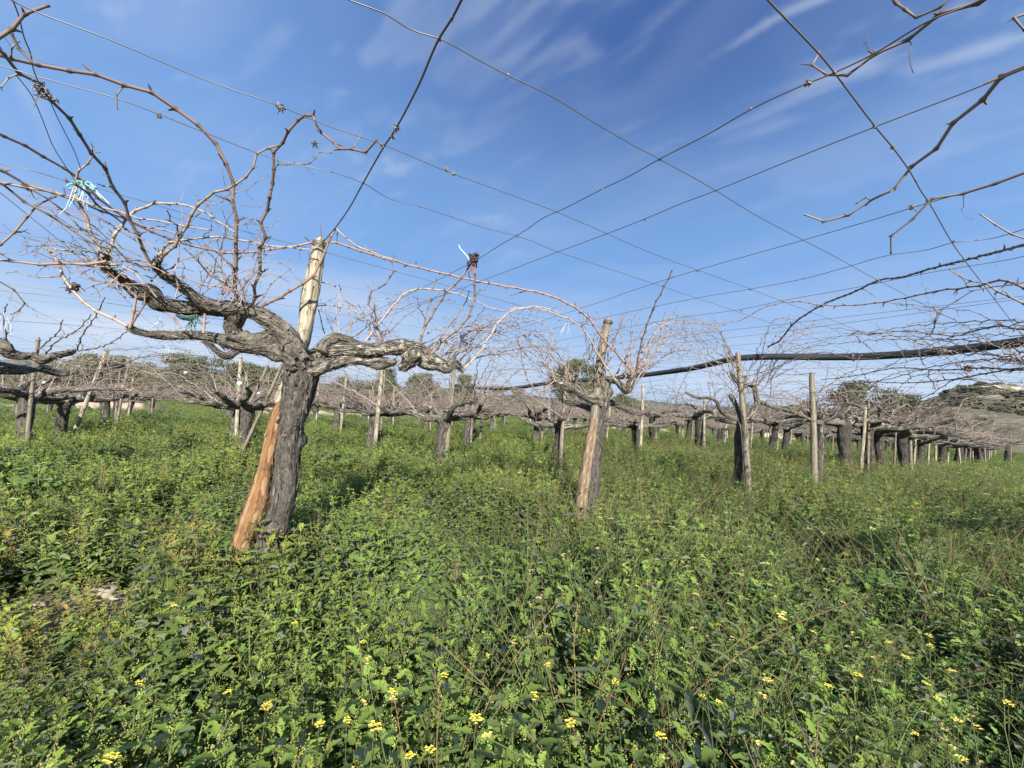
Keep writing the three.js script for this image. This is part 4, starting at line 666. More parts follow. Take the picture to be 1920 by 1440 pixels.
function wire(label, pts, r, knots = [], before = 0, after = 0, group) {
  const P = pts.map((p) => p.clone()), a = V3().subVectors(P[0], P[1]).normalize(), b = V3().subVectors(P[P.length - 1], P[P.length - 2]).normalize();
  const dir = V3().subVectors(P[P.length - 1], P[0]); dir.y = 0; dir.normalize();
  if (before) P.unshift(V3().copy(P[0]).addScaledVector(dir, -before));
  if (after) { const e = P[P.length - 1], n = Math.ceil(after / 4); for (let k = 1; k <= n; k++) { const q = V3().copy(e).addScaledVector(dir, after * k / n); q.y = WH + gy(q.x, q.z) * 1.0 + (k < n ? 0.02 * Math.sin(k * 2.1 + e.x * 3) : 0); P.push(q); } }
  const o = thing('trellis_wire', label, 'wire', P[0].clone(), group), mb = new MB();
  const c = new THREE.CatmullRomCurve3(P, false, 'centripetal').getPoints(P.length * 5); mb.tube(c, c.map(() => r), 5, [1, 1, 1]); part('strand', localise(mb.geometry(), o), mWire, o);
  knots.forEach(([px, py, s], k) => { const m = new MB(); knotAt(m, onRoof(px, py), s * 0.52, k + Math.round(px)); part('knot', localise(m.geometry(), o), mKnot, o); });
  return o;
}
const R = (list, h) => list.map(([x, y]) => onRoof(x, y, h));
wire('thick steel cable from the tall leaning post to the top edge, with tangled knots', R([[605, 455], [628, 428], [655, 390], [680, 345], [720, 275], [740, 245], [785, 160], [822, 75], [850, 30], [868, -5]]), 0.0032, [[743, 240, 0.045], [737, 256, 0.03], [848, 33, 0.012], [824, 74, 0.012]], 0, 4);
wire('thin wire from the top edge sloping right across the sky', R([[600, -25], [655, 0], [720, 25], [770, 55], [830, 75], [890, 108], [950, 140], [1030, 178], [1110, 227], [1180, 268], [1240, 300], [1330, 350], [1420, 405], [1500, 447], [1560, 478], [1645, 525]]), 0.0016, [[953, 141, 0.012], [1238, 299, 0.012], [1645, 526, 0.03]], 4, 18);
wire('thin wire from the upper left corner past the tied cane and the knotted cable', R([[-40, -35], [40, 10], [200, 72], [385, 150], [515, 195], [600, 230], [720, 272], [840, 322], [930, 355], [1050, 400], [1230, 478], [1310, 507], [1407, 542]]), 0.0016, [[525, 203, 0.05], [716, 272, 0.02], [850, 325, 0.03], [838, 317, 0.025], [1310, 507, 0.025], [1407, 543, 0.02]], 4, 18);
wire('wavy thin wire crossing behind the tall arching cane at the left', R([[30, 132], [130, 160], [220, 185], [300, 215], [400, 255], [520, 300], [620, 322], [682, 344], [730, 372], [790, 388], [842, 405], [900, 425], [975, 444], [1040, 470], [1160, 510]]), 0.0016, [[298, 216, 0.03], [682, 344, 0.012], [788, 387, 0.012], [845, 405, 0.014], [970, 443, 0.014], [1045, 472, 0.02]], 3, 18);
wire('straight wire from the top edge right of the middle down past the hanging cane ends', R([[1415, -30], [1440, 0], [1535, 100], [1565, 137], [1640, 236], [1675, 278], [1705, 320], [1728, 360], [1742, 380], [1785, 455], [1808, 487]]), 0.0022, [[1565, 136, 0.015], [1640, 237, 0.015], [1675, 276, 0.022], [1742, 378, 0.035], [1790, 452, 0.015], [1806, 487, 0.02]], 3, 14);
wire('long wire from the upper right corner down to the black tie bundle', R([[1850, -5], [1740, 40], [1640, 100], [1560, 138], [1500, 162], [1410, 204], [1330, 250], [1237, 298], [1180, 330], [1130, 354], [1060, 390], [1020, 408], [982, 434], [940, 458], [892, 488]]), 0.0020, [[1130, 353, 0.015], [1408, 204, 0.01], [1515, 155, 0.03], [982, 433, 0.015]], 3, 16);
wire('wire from the right edge under the long bent cane down to the middle', R([[1960, 112], [1920, 128], [1830, 165], [1640, 238], [1520, 285], [1340, 358], [1279, 381], [1210, 410], [1120, 445], [1047, 472], [960, 505]]), 0.0018, [[1208, 411, 0.02], [1640, 239, 0.01]], 3, 16);
wire('lower right wire through the tangled wire knot, sloping down left', R([[1960, 312], [1860, 345], [1742, 380], [1620, 417], [1500, 452], [1305, 507], [1200, 540], [1120, 568]]), 0.0018, [[1710, 388, 0.04], [1308, 506, 0.02]], 2, 16);
wire('wavy wire near the right edge below the big wire knot', R([[1960, 420], [1920, 430], [1860, 447], [1787, 455], [1740, 468], [1660, 480], [1590, 500], [1510, 522], [1407, 542], [1300, 560]]), 0.0018, [[1787, 454, 0.02], [1508, 521, 0.012]], 2, 16);
wire('wire above the pipe at the right, carrying thin cane tips', R([[1960, 470], [1900, 485], [1750, 510], [1600, 540], [1470, 563], [1390, 580], [1280, 595]]), 0.0018, [[1465, 564, 0.02], [1390, 582, 0.03]], 2, 14);
wire('thin wire low in the sky at the right, just over the pipe', R([[1960, 555], [1880, 565], [1700, 590], [1540, 612], [1400, 630], [1250, 645]]), 0.0017, [[1600, 602, 0.012]], 2, 14);
wire('thin wire at the left edge through the pale twine', R([[-40, 300], [0, 307], [60, 320], [110, 335], [170, 350], [260, 375], [380, 410], [480, 440], [590, 468]]), 0.0016, [[125, 338, 0.03], [150, 345, 0.02]], 1, 14);
wire('dark wire low at the left edge running to the middle arm', R([[-40, 540], [0, 545], [100, 555], [200, 568], [280, 580], [420, 600]], 2.12), 0.0025, [], 1, 0);
wire('lowest dark wire at the left edge running to the lower arm', R([[-40, 595], [0, 600], [120, 608], [240, 618], [420, 634]], 1.95), 0.0024, [], 1, 0);
wire('thin wire left of the leaning post at half height', R([[-40, 432], [0, 436], [110, 450], [300, 478], [480, 510], [600, 530]], 2.3), 0.0015, [], 1, 10);
{ const q = [[20, -10], [35, 30], [45, 70], [57, 100], [62, 128], [72, 155]], o = thing('loose_wire', 'thin loose wire hanging down at the upper left corner', 'wire', at(20, 0, 1)); const mb = new MB(), c = new THREE.CatmullRomCurve3(line(q, 1.0, 1.15)).getPoints(40); mb.tube(c, c.map(() => 0.0016), 5, [1, 1, 1]); part('strand', localise(mb.geometry(), o), mWire, o); const m = new MB(); knotAt(m, at(75, 165, 1.16), 0.035, 3); knotAt(m, at(88, 175, 1.18), 0.035, 4); part('knot', localise(m.geometry(), o), mKnot, o); }
{ const q = [[30, 140], [60, 180], [80, 225], [100, 275], [125, 315], [142, 340]], o = thing('loose_wire', 'thin slack wire beside the dark cane at the upper left', 'wire', at(30, 140, 1.2)); const mb = new MB(), c = new THREE.CatmullRomCurve3(line(q, 1.15, 1.65)).getPoints(40); mb.tube(c, c.map(() => 0.0014), 5, [1, 1, 1]); part('strand', localise(mb.geometry(), o), mWire, o); }
{ const q = [[92, 185], [105, 215], [120, 245], [140, 285], [152, 318]], o = thing('loose_wire', 'second slack wire, closer to the dark cane, ending at the pale twine', 'wire', at(92, 185, 1.2)); const mb = new MB(), c = new THREE.CatmullRomCurve3(line(q, 1.2, 1.6)).getPoints(40); mb.tube(c, c.map(() => 0.0014), 5, [1, 1, 1]); part('strand', localise(mb.geometry(), o), mWire, o); }
{  // the net of wires over the rows behind
  const rnd = mulberry(9), du = V3(0.823, 0, -0.568), dv = V3(-0.565, 0, -0.825);
  const net = (dir, nrm, from, to, step, lab, grp) => {
    for (let k = from; k <= to; k += step) {
      const c = V3().addScaledVector(nrm, k + (rnd() - 0.5) * 0.12), pts = []; let started = false;
      for (let s = -40; s <= 45; s += 2.5) { const p = V3().copy(c).addScaledVector(dir, s), d = Math.hypot(p.x, p.z), az = Math.atan2(p.x, -p.z); if (-p.z < 1.2 || d > 34 || Math.abs(az) > 1.0) { if (started) break; continue; } started = true; p.y = WH + gy(p.x, p.z) + (rnd() - 0.5) * 0.05; pts.push(p); }
      if (pts.length > 3) wire(lab, pts, 0.0017, [], 0, 0, grp);
    }
  };
  net(du, V3(-0.568, 0, -0.823), 5.2, 26, 1.15, 'thin trellis wire of the net over the back rows, rising to the right', 'back row wires rising to the right');
  net(dv, V3(-0.825, 0, 0.565).negate(), -16, -0.6, 1.25, 'thin trellis wire of the net over the left back rows, running away from the viewer', 'left back row wires running away');
  net(dv, V3(-0.825, 0, 0.565).negate(), 4.2, 22, 1.25, 'thin trellis wire of the net over the right back rows, running away from the viewer', 'right back row wires running away');
}
{
  const o = thing('irrigation_pipe', 'thick black plastic pipe slung under the wires on the right, sagging into the distance', 'pipe', at(1383, 672, 5.95));
  const P = [at(2300, 590, 2.6), ...line([[1920, 640, 3.72], [1810, 654, 4.15], [1700, 664, 4.6], [1600, 669, 5.05], [1500, 669, 5.45], [1440, 669, 5.72], [1383, 672, 6.0], [1340, 681, 6.4], [1300, 690, 6.8], [1240, 699, 7.5], [1180, 706, 8.1], [1120, 711, 8.7], [1050, 716, 9.4], [1010, 721, 10], [960, 728, 11], [920, 729, 12], [880, 726, 13], [850, 722, 14.5]], 1, 1)];
  const c = new THREE.CatmullRomCurve3(P, false, 'centripetal').getPoints(260), mb = new MB(); mb.tube(c, c.map(() => 0.044), 20, [1, 1, 1]); part('tube', localise(mb.geometry(), o), mPipe, o);
  for (const [px, py, d, k] of [[1384, 671, 6.0, 1], [1600, 669, 5.05, 2], [1120, 711, 8.7, 3], [1770, 657, 4.3, 4]]) part('pipe_tie', localise(wrapOf(at(px, py, d), V3(1, 0, 0.9), 0.054, 3, k), o), mKnot, o);
}

// ------------------------------------------------------------------ background: trees, house, wall
const mLeafTree = new THREE.MeshPhysicalMaterial({ vertexColors: true, roughness: 1, transmission: 0.25, thickness: 0, side: THREE.DoubleSide });
function makeTree(seed, label, p, H, Wd, kind, group) {
  const rnd = mulberry(seed * 61 + 5), o = thing('tree', label, 'tree', p, group);
  const trunkH = H * (kind === 'pine' ? 0.45 : 0.28);
  part('trunk', limb([{ p: V3(0, -0.3, 0), r: H * 0.035 }, { p: V3(0.1, trunkH * 0.6, 0.05), r: H * 0.027 }, { p: V3(0.15, trunkH * 1.25, 0), r: H * 0.018 }, { p: V3(0.1, H * 0.75, 0.1), r: H * 0.008 }], { seg: 10, step: 0.3, seed }), mTrunk, o);
  const mb = new MB(), lobes = [];
  const nl = 34;
  for (let k = 0; k < nl; k++) { const a = rnd() * 6.283, q = Math.sqrt(rnd()) * 0.36, y = rnd(); const w = kind === 'round' || kind === 'pine' ? Math.sqrt(Math.max(0.02, 1 - Math.pow(Math.abs(y - 0.30) / 0.72, 2))) : kind === 'cone' ? 1.15 - y : 0.6 + 0.4 * Math.sin(Math.PI * y); lobes.push(V3(Math.cos(a) * q * Wd * w * 1.15, lerp(trunkH * 0.75, H * 0.90, y), Math.sin(a) * q * Wd * w * 1.15)); }
  const base = kind === 'olive' ? [0.105, 0.115, 0.065] : kind === 'pine' ? [0.070, 0.092, 0.034] : [0.060, 0.080, 0.032];
  for (const c of lobes) {
    const R = Math.min(Wd, H) * (0.13 + rnd() * 0.10), v = 0.7 + rnd() * 0.7;
    for (let k = 0; k < 400; k++) {
      const d = V3(rnd() - 0.5, rnd() - 0.5, rnd() - 0.5).normalize(), q = V3().copy(c).addScaledVector(d, R * Math.pow(rnd(), 0.35) * (0.8 + rnd() * 0.35)); q.y = lerp(c.y, q.y, 0.72);
      const s = Math.min(H, 7) * (0.010 + rnd() * 0.018), n = V3().copy(d).add(V3(rnd() - 0.5, rnd() - 0.2, rnd() - 0.5)).normalize(), e = V3(rnd() - 0.5, rnd() - 0.5, rnd() - 0.5).cross(n).normalize(), f = V3().crossVectors(n, e), t = v * (0.65 + rnd() * 0.7), col = [base[0] * t * (0.9 + rnd() * 0.3), base[1] * t, base[2] * t];
      const i0 = mb.vert(V3().copy(q).addScaledVector(e, s), n, 0, 0, col), i1 = mb.vert(V3().copy(q).addScaledVector(f, s * 0.6), n, 0, 0, col), i2 = mb.vert(V3().copy(q).addScaledVector(e, -s), n, 0, 0, col), i3 = mb.vert(V3().copy(q).addScaledVector(f, -s * 0.6), n, 0, 0, col);
      mb.tri(i0, i1, i2); mb.tri(i0, i2, i3);
    }
  }
  part('crown', mb.geometry(), mLeafTree, o);
  return o;
}
// px centre, py of the top, width in px, depth, kind, label
const TREES = [
  [362, 662, 118, 52, 'round', 'round dark green tree beyond the left rows, beside the low house'],
  [205, 668, 84, 50, 'olive', 'broad dull green tree behind the leaning brace post at the left'],
  [120, 676, 70, 56, 'olive', 'grey-green tree left of the low house'],
  [285, 684, 60, 60, 'olive', 'small grey-green tree right of the low house roof'],
  [462, 682, 70, 58, 'round', 'low dark tree just left of the largest vine head'],
  [508, 692, 60, 60, 'olive', 'low tree behind the head of the largest vine'],
  [652, 712, 110, 46, 'olive', 'wide grey-green tree low under the right arm of the largest vine'],
  [724, 694, 58, 58, 'cone', 'pointed dark tree under the right arm of the largest vine'],
  [794, 704, 56, 58, 'round', 'round dark tree under the hanging lump of the right arm'],
  [872, 708, 48, 60, 'cone', 'small pointed tree right of the slim post behind the arm'],
  [960, 730, 90, 62, 'olive', 'low wide tree under the far end of the pipe'],
  [1080, 676, 82, 60, 'pine', 'tall round-topped pine directly left of the orange-brown post'],
  [1170, 736, 56, 64, 'pine', 'small pine right of the orange-brown post, under the pipe'],
  [1590, 714, 180, 40, 'round', 'big bushy dark green tree right of the straight round post'],
  [1690, 735, 110, 44, 'round', 'dark green tree between the big bushy tree and the hill'],
  [1752, 752, 70, 50, 'olive', 'smaller green tree at the foot of the hill'],
  [1500, 765, 60, 60, 'olive', 'low tree seen between the pipe post and the straight round post'],
  [1420, 778, 70, 66, 'olive', 'very low tree line clump behind the pipe post'],
  [1290, 770, 70, 66, 'olive', 'very low tree behind the spreading vine left of the pipe post'],
  [40, 690, 70, 58, 'olive', 'dull green tree at the left edge'],
];
TREES.forEach(([px, py, w, d, kind, label], k) => { const top = at(px, py - (k < 12 ? 7 : 0), d), g = gy(top.x, top.z); makeTree(k + 1, label, V3(top.x, g, top.z), top.y - g, (k < 12 ? 1.38 : 1.2) * w * d / FOCAL, kind); });
{  // low house at the left
  const d = 64, a = at(128, 722, d), b = at(322, 716, d), o = thing('house', 'low beige house with a faded red roof beyond the left rows', 'house', V3((a.x + b.x) / 2, gy(a.x, a.z), -d));
  const w = b.x - a.x, h = at(200, 704, d).y - o.position.y, bx = (W_, H_, D_, x, y, z) => new THREE.BoxGeometry(W_, H_, D_).translate(x, y, z);
  const mWall = std({ color: new THREE.Color().setRGB(0.60, 0.52, 0.40) }), mRoof = std({ color: new THREE.Color().setRGB(0.36, 0.20, 0.14) }), mDark = std({ color: new THREE.Color().setRGB(0.05, 0.05, 0.055), roughness: 0.4 }), mFrame = std({ color: new THREE.Color().setRGB(0.5, 0.47, 0.42) });
  part('wall', bx(w, h, 6, 0, h / 2, 0), mWall, o);
  part('wall', bx(w * 0.22, h * 1.12, 5, -w * 0.36, h * 0.56, 1.2), mWall, o);
  const rs = new THREE.Shape(); rs.moveTo(-3.6, 0); rs.lineTo(3.6, 0); rs.lineTo(0, 1.2); rs.closePath();
  part('roof', new THREE.ExtrudeGeometry(rs, { depth: w * 0.78, bevelEnabled: false }).rotateY(Math.PI / 2).translate(-w * 0.27, h, 0), mRoof, o);
  for (let k = 0; k < 5; k++) { const x = -w * 0.16 + k * w * 0.14; const f = part('window', bx(1.1, 1.2, 0.1, x, h * 0.62, 3.06), mFrame, o); part('pane', bx(0.9, 1.0, 0.06, x, h * 0.62, 3.1), mDark, f); }
  part('door', bx(1.0, 2.1, 0.12, -w * 0.36, 1.05, 3.76), mDark, o);
}
{  // reddish wall behind the right rows
  const a = at(1545, 812, 52), b = at(1668, 818, 50), o = thing('field_wall', 'long low reddish brown wall behind the rows, right of the straight round post', 'wall', V3((a.x + b.x) / 2, gy(a.x, a.z), -51));
  const len = b.x - a.x + 4, h = 2.1, rnd = mulberry(5), cols = [0, 1, 2, 3].map((k) => std({ color: new THREE.Color().setRGB(0.30 + 0.04 * k, 0.15 + 0.025 * k, 0.11 + 0.02 * k) }));
  const n = Math.ceil(len / 1.1);
  for (let c = 0; c < 3; c++) for (let k = 0; k < n; k++) part('block', new THREE.BoxGeometry(1.06, 0.68, 0.4 + rnd() * 0.06).translate(-len / 2 + k * 1.1 + (c & 1 ? 0.5 : 0), 0.3 + c * 0.71, 0), cols[rnd() * 4 | 0], o);
}

// ------------------------------------------------------------------ small things on the vines
function scraggle(p, spread, n, r, seed, down = 0.6, len = 0.1) { const rnd = mulberry(seed), mb = new MB(); for (let k = 0; k < n; k++) { const q = [V3().copy(p).add(V3(rnd() - 0.5, rnd() - 0.5, rnd() - 0.5).multiplyScalar(spread))]; const d = V3(rnd() - 0.5, -down * rnd(), rnd() - 0.5).normalize(); for (let j = 1; j <= 6; j++) { d.add(V3(rnd() - 0.5, rnd() - 0.5 - down * 0.2, rnd() - 0.5).multiplyScalar(0.7)).normalize(); q.push(V3().copy(q[j - 1]).addScaledVector(d, len / 6)); } mb.tube(q, q.map(() => r), 4, [1, 1, 1]); } return mb.geometry(); }
{
  const o = thing('twine', 'frayed pale blue twine tied round the canes at the upper left', 'twine', at(158, 350, 1.72));
  part('strands', localise(scraggle(at(160, 352, 1.72), 0.045, 14, 0.0008, 3, 1.4, 0.07), o), mTwine, o);
  const mb = new MB(); for (const [l, k] of [[[[140, 345], [132, 370], [124, 390], [112, 402]], 0], [[[145, 347], [138, 372], [130, 388]], 1], [[[170, 345], [185, 362], [198, 375], [205, 382]], 2], [[[160, 345], [178, 358], [190, 372]], 3]]) mb.tube(line(l, 1.7, 1.7), l.map(() => 0.0014), 5, [1, 1, 1]);
  part('loose_end', localise(mb.geometry(), o), mTwine, o);
  const mt = std({ color: new THREE.Color().setRGB(0.16, 0.40, 0.34), roughness: 0.7 }); part('knot', localise(scraggle(at(160, 344, 1.71), 0.02, 10, 0.0022, 8, 0.1, 0.06), o), mt, o, 'green knot of the twine');
}
{
  const o = thing('net_scrap', 'small scrap of dark green plastic netting hanging under the left arm of the largest vine', 'net scrap', at(352, 588, 2.2)), rnd = mulberry(12), mb = new MB(), c = at(352, 588, 2.2);
  const m = std({ color: new THREE.Color().setRGB(0.045, 0.10, 0.085), roughness: 0.55 });
  for (let k = 0; k < 26; k++) { const a = rnd() * 6.283, q = []; for (let j = 0; j <= 8; j++) { const t = j / 8 * 2.6 - 1.3, r = 0.045 + 0.012 * rnd(); q.push(V3().copy(c).add(V3(Math.sin(t) * r * 1.1, -Math.cos(t) * r * 0.7 * (0.5 + 0.5 * Math.abs(Math.cos(a))), Math.sin(a) * 0.03 * Math.cos(t)))); } mb.tube(q, q.map(() => 0.0018), 4, [1, 1, 1]); }
  part('mesh_bag', localise(mb.geometry(), o), m, o); part('frayed_edge', localise(scraggle(at(365, 598, 2.2), 0.05, 16, 0.002, 6, 1.0, 0.07), o), m, o);
}
{
  const o = thing('tie_bundle', 'dark dried clump bound with red twine where the wires meet, right of the leaning post', 'clump', at(888, 490, 2.42)), rnd = mulberry(14), mb = new MB(), c = at(888, 488, 2.42);
  for (let k = 0; k < 46; k++) { const p = V3().copy(c).add(V3((rnd() - 0.5) * 0.06, (rnd() - 0.45) * 0.075, (rnd() - 0.5) * 0.05)), g = new THREE.IcosahedronGeometry(0.006 + rnd() * 0.006, 1).translate(p.x, p.y, p.z), n = mb.p.length / 3; for (let i = 0; i < g.attributes.position.count; i++) { mb.vert(V3().fromBufferAttribute(g.attributes.position, i), V3().fromBufferAttribute(g.attributes.normal, i), 0, 0, [1, 1, 1]); } for (let i = 0; i < g.attributes.position.count; i += 3) mb.tri(n + i, n + i + 1, n + i + 2); }
  part('dried_fruit', localise(mb.geometry(), o), std({ color: new THREE.Color().setRGB(0.03, 0.02, 0.022) }), o);
  part('red_twine', localise(scraggle(at(889, 497, 2.41), 0.022, 10, 0.0014, 15, 1.4, 0.05), o), std({ color: new THREE.Color().setRGB(0.34, 0.11, 0.07) }), o);
  const m2 = new MB(); m2.tube(line([[882, 489], [872, 476], [863, 466], [860, 459]], 2.41, 2.40), [0.003, 0.003, 0.003, 0.002], 5, [1, 1, 1]); part('pale_end', localise(m2.geometry(), o), mTwine, o);
}
function driedBunch(label, p, s, seed) { const o = thing('dried_bunch', label, 'dried bunch', p), rnd = mulberry(seed), gs = []; for (let k = 0; k < 30; k++) gs.push(new THREE.IcosahedronGeometry(s * (0.10 + rnd() * 0.14), 1).scale(1, 0.8 + rnd() * 0.4, 1).translate((rnd() - 0.5) * s, (rnd() - 0.6) * s, (rnd() - 0.5) * s)); part('berries', mergeGeometries(gs), std({ color: new THREE.Color().setRGB(0.065, 0.045, 0.038) }), o); part('stalks', scraggle(V3(0, 0, 0), s * 0.7, 16, 0.0012, seed, 0.2, s * 1.2), mCaneDark, o); return o; }
const mCaneDark = std({ color: new THREE.Color().setRGB(0.10, 0.07, 0.055) });
driedBunch('shrivelled dark bunch on the cane left of the largest vine', at(137, 537, 2.02), 0.045, 21);
driedBunch('tiny dried bunch beside the tied cane at the top', at(590, 268, 1.62), 0.016, 22);
driedBunch('small reddish dried bunch low at the right, above the black vine', at(1815, 690, 3.4), 0.04, 23);
for (const [px, py, d, s, l] of [[449, 718, 5.3, 0.038, 'larger oval pale blue tag on the vine just left of the largest trunk'], [485, 737, 5.35, 0.022, 'small pale blue tag right of the larger oval tag'], [82, 717, 6.6, 0.028, 'small pale blue tag on the stout vine far left'], [348, 698, 6.2, 0.03, 'pale tag high on the arms left of the tilted post']]) {
  const o = thing('plastic_tag', l, 'tag', at(px, py, d)); const g = new THREE.CylinderGeometry(s * 0.75, s * 0.7, 0.006, 20); g.rotateX(1.15).scale(1.2, 0.8, 1); part('disc', g, std({ color: new THREE.Color().setRGB(0.36, 0.52, 0.51), roughness: 0.4 }), o); part('tie', scraggle(V3(0, 0.01, 0), 0.01, 3, 0.0015, 3, 0, 0.06), mTwine, o);
}
for (const [px, py, d, l, k] of [[1063, 607, 3.6, 'white twine fluttering left of the orange-brown post', 1], [315, 648, 2.6, 'white twine dangling under the lower arm of the largest vine', 2], [300, 600, 2.2, 'white twine tangle between the two left arms', 3], [6, 590, 2.2, 'white twine at the left edge', 4]]) { const o = thing('twine', l, 'twine', at(px, py, d)); part('strands', scraggle(V3(0, 0, 0), 0.03, 6, 0.0009, 40 + k, 1.5, 0.10), std({ color: new THREE.Color().setRGB(0.5, 0.53, 0.55) }), o); }
// stones on the bare patch at the left
const mStone = std({ map: makeTex(256, 256, (u, v) => { const a = tf(u, v, 8, 8, 3, 4); return mix3([0.17, 0.14, 0.11], [0.36, 0.31, 0.245], a); }, true), roughness: 1 });
for (const [px, py, w, l, k] of [[196, 1100, 0.17, 'larger pale grey stone on the bare patch at the left', 1], [217, 1108, 0.07, 'flat cream stone beside the larger grey stone', 2], [75, 1122, 0.075, 'cream stone left of the larger grey stone, on bare soil', 3], [5, 1155, 0.085, 'pale stone at the left edge of the picture', 4], [288, 1092, 0.04, 'small pinkish stone right of the bare patch', 5], [0, 1112, 0.05, 'small cream stone at the left edge above the pale stone', 6]]) {
  const p = onWeeds(px, py, 0.05); const g = mergeVertices(new THREE.IcosahedronGeometry(w / 2, 3).deleteAttribute('normal').deleteAttribute('uv')), a = g.attributes.position; for (let i = 0; i < a.count; i++) { const q = V3().fromBufferAttribute(a, i), s = 1 + 0.35 * N(q.x * 9 / w * 0.3 + k, q.y * 12, q.z * 9) + 0.14 * N(q.x * 40 + k, q.y * 40, q.z * 40); a.setXYZ(i, q.x * s, q.y * s * 0.6, q.z * s * 0.8); } g.computeVertexNormals();
  g.setAttribute('uv', new THREE.Float32BufferAttribute(Array.from({ length: a.count * 2 }, (_, i) => (i & 1 ? a.getZ(i >> 1) + a.getY(i >> 1) : a.getX(i >> 1)) * 5), 2));
  const q = V3(p.x, p.y + w * 0.12, p.z); const o = part('stone', g, mStone, scene); o.position.set(q.x, q.y, q.z); o.userData = { label: l, category: 'stone' };
}

// ------------------------------------------------------------------ weeds
const mLeaf = new THREE.MeshPhysicalMaterial({ vertexColors: true, roughness: 1, transmission: 0.42, thickness: 0, specularIntensity: 0.35, clearcoat: 0.10, clearcoatRoughness: 0.45, side: THREE.DoubleSide });
function leaf(mb, p, dir, up, len, wid, droop, col, m = 4, tooth = 0) {   // a folded blade; dir is its axis
  const d = dir.clone().normalize(), side = V3().crossVectors(d, up).normalize(), nrm = V3().crossVectors(side, d).normalize(), L0 = [], C0 = [], R0 = [];
  const n1 = V3().copy(nrm).addScaledVector(side, 0.35).normalize(), n2 = V3().copy(nrm).addScaledVector(side, -0.35).normalize();
  for (let k = 0; k <= m; k++) {
    const t = k / m, w = wid * Math.pow(Math.sin(Math.PI * Math.pow(t * 0.96 + 0.02, 0.75)), 0.9) * (1 + tooth * ((k & 1) ? 0.35 : -0.25)), c = V3().copy(p).addScaledVector(d, len * t).addScaledVector(nrm, -droop * len * t * t);
    const f = 0.85 + 0.25 * t, cc = [col[0] * f, col[1] * f, col[2] * f], cm = [col[0] * f * 1.25, col[1] * f * 1.15, col[2] * f * 1.25];
    C0.push(mb.vert(c, nrm, 0, 0, cm)); L0.push(mb.vert(V3().copy(c).addScaledVector(side, -w / 2).addScaledVector(nrm, w * 0.16), n1, 0, 0, cc)); R0.push(mb.vert(V3().copy(c).addScaledVector(side, w / 2).addScaledVector(nrm, w * 0.16), n2, 0, 0, cc));
  }
  for (let k = 0; k < m; k++) { mb.tri(L0[k], C0[k], L0[k + 1]); mb.tri(C0[k], C0[k + 1], L0[k + 1]); mb.tri(C0[k], R0[k], C0[k + 1]); mb.tri(R0[k], R0[k + 1], C0[k + 1]); }
}
const UP = V3(0, 1, 0);
function blob(mb, p, s, col, rnd) { const n = V3(rnd() - 0.5, rnd() * 0.8, rnd() - 0.5).normalize(); const a = V3(s, 0, 0), b = V3(0, 0, s), c = V3(0, s, 0); const q = [V3().copy(p).add(a), V3().copy(p).add(b), V3().copy(p).sub(a), V3().copy(p).sub(b)], t = V3().copy(p).add(c), u = V3().copy(p).sub(c); for (let k = 0; k < 4; k++) { const i = [q[k], q[(k + 1) % 4], t].map((v) => mb.vert(v, V3().subVectors(v, p).normalize(), 0, 0, col)); mb.tri(i[0], i[2], i[1]); const j = [q[k], q[(k + 1) % 4], u].map((v) => mb.vert(v, V3().subVectors(v, p).normalize(), 0, 0, col)); mb.tri(j[0], j[1], j[2]); } }
function broadWeed(seed) {   // upright stems, opposite toothed leaves, pale flower spikes
  const rnd = mulberry(seed * 401), mb = new MB(), stems = 2 + (rnd() * 2 | 0);
  for (let s = 0; s < stems; s++) {
    const h = 0.26 + rnd() * 0.16, az = rnd() * 6.283, lean = 0.15 + rnd() * 0.5, top = V3(Math.cos(az) * h * lean, h, Math.sin(az) * h * lean), mid = V3().copy(top).multiplyScalar(0.5).add(V3(-Math.cos(az) * 0.02, 0.02, -Math.sin(az) * 0.02));
    mb.tube([V3(), mid, top], [0.0035, 0.003, 0.002], 4, [0.11, 0.15, 0.05]);
    const n = 6 + (rnd() * 3 | 0);
    for (let k = 1; k <= n; k++) {
      const t = k / n, p = t < 0.5 ? V3().lerpVectors(V3(), mid, t * 2) : V3().lerpVectors(mid, top, t * 2 - 1);
      for (const e of [0, Math.PI]) {
        const a = k * 1.57 + e + rnd() * 0.8, L = (0.085 - 0.048 * t) * (0.7 + rnd() * 0.65), d = V3(Math.cos(a), 0.25 + t * 0.7 - rnd() * 0.4, Math.sin(a)), g = 0.75 + rnd() * 0.5;
        leaf(mb, V3().copy(p).addScaledVector(d, 0.012), d, UP, L, L * (0.42 + rnd() * 0.16), 0.25 + rnd() * 0.35, [0.080 * g + 0.046 * t, 0.150 * g + 0.062 * t, 0.026 * g + 0.012], 6, 1);
        if (t > 0.45 && rnd() < 0.75) { const sl = 0.02 + rnd() * 0.05, sd = V3(Math.cos(a) * 0.5, 1, Math.sin(a) * 0.5).normalize(), c = [0.26 + rnd() * 0.1, 0.31 + rnd() * 0.08, 0.085]; for (let b = 0; b < 9; b++) blob(mb, V3().copy(p).addScaledVector(sd, sl * (0.25 + b * 0.09)).add(V3(rnd() - 0.5, rnd() - 0.5, rnd() - 0.5).multiplyScalar(0.009)), 0.0017 + rnd() * 0.0016, c, rnd); }
      }
    }
  }
  return mb.geometry();
}
function flower(mb, p, s, col) { for (let k = 0; k < 4; k++) { const a = k * 1.571 + 0.4; leaf(mb, p, V3(Math.cos(a), 0.35, Math.sin(a)), UP, s, s * 0.75, 0.3, col, 2); } }
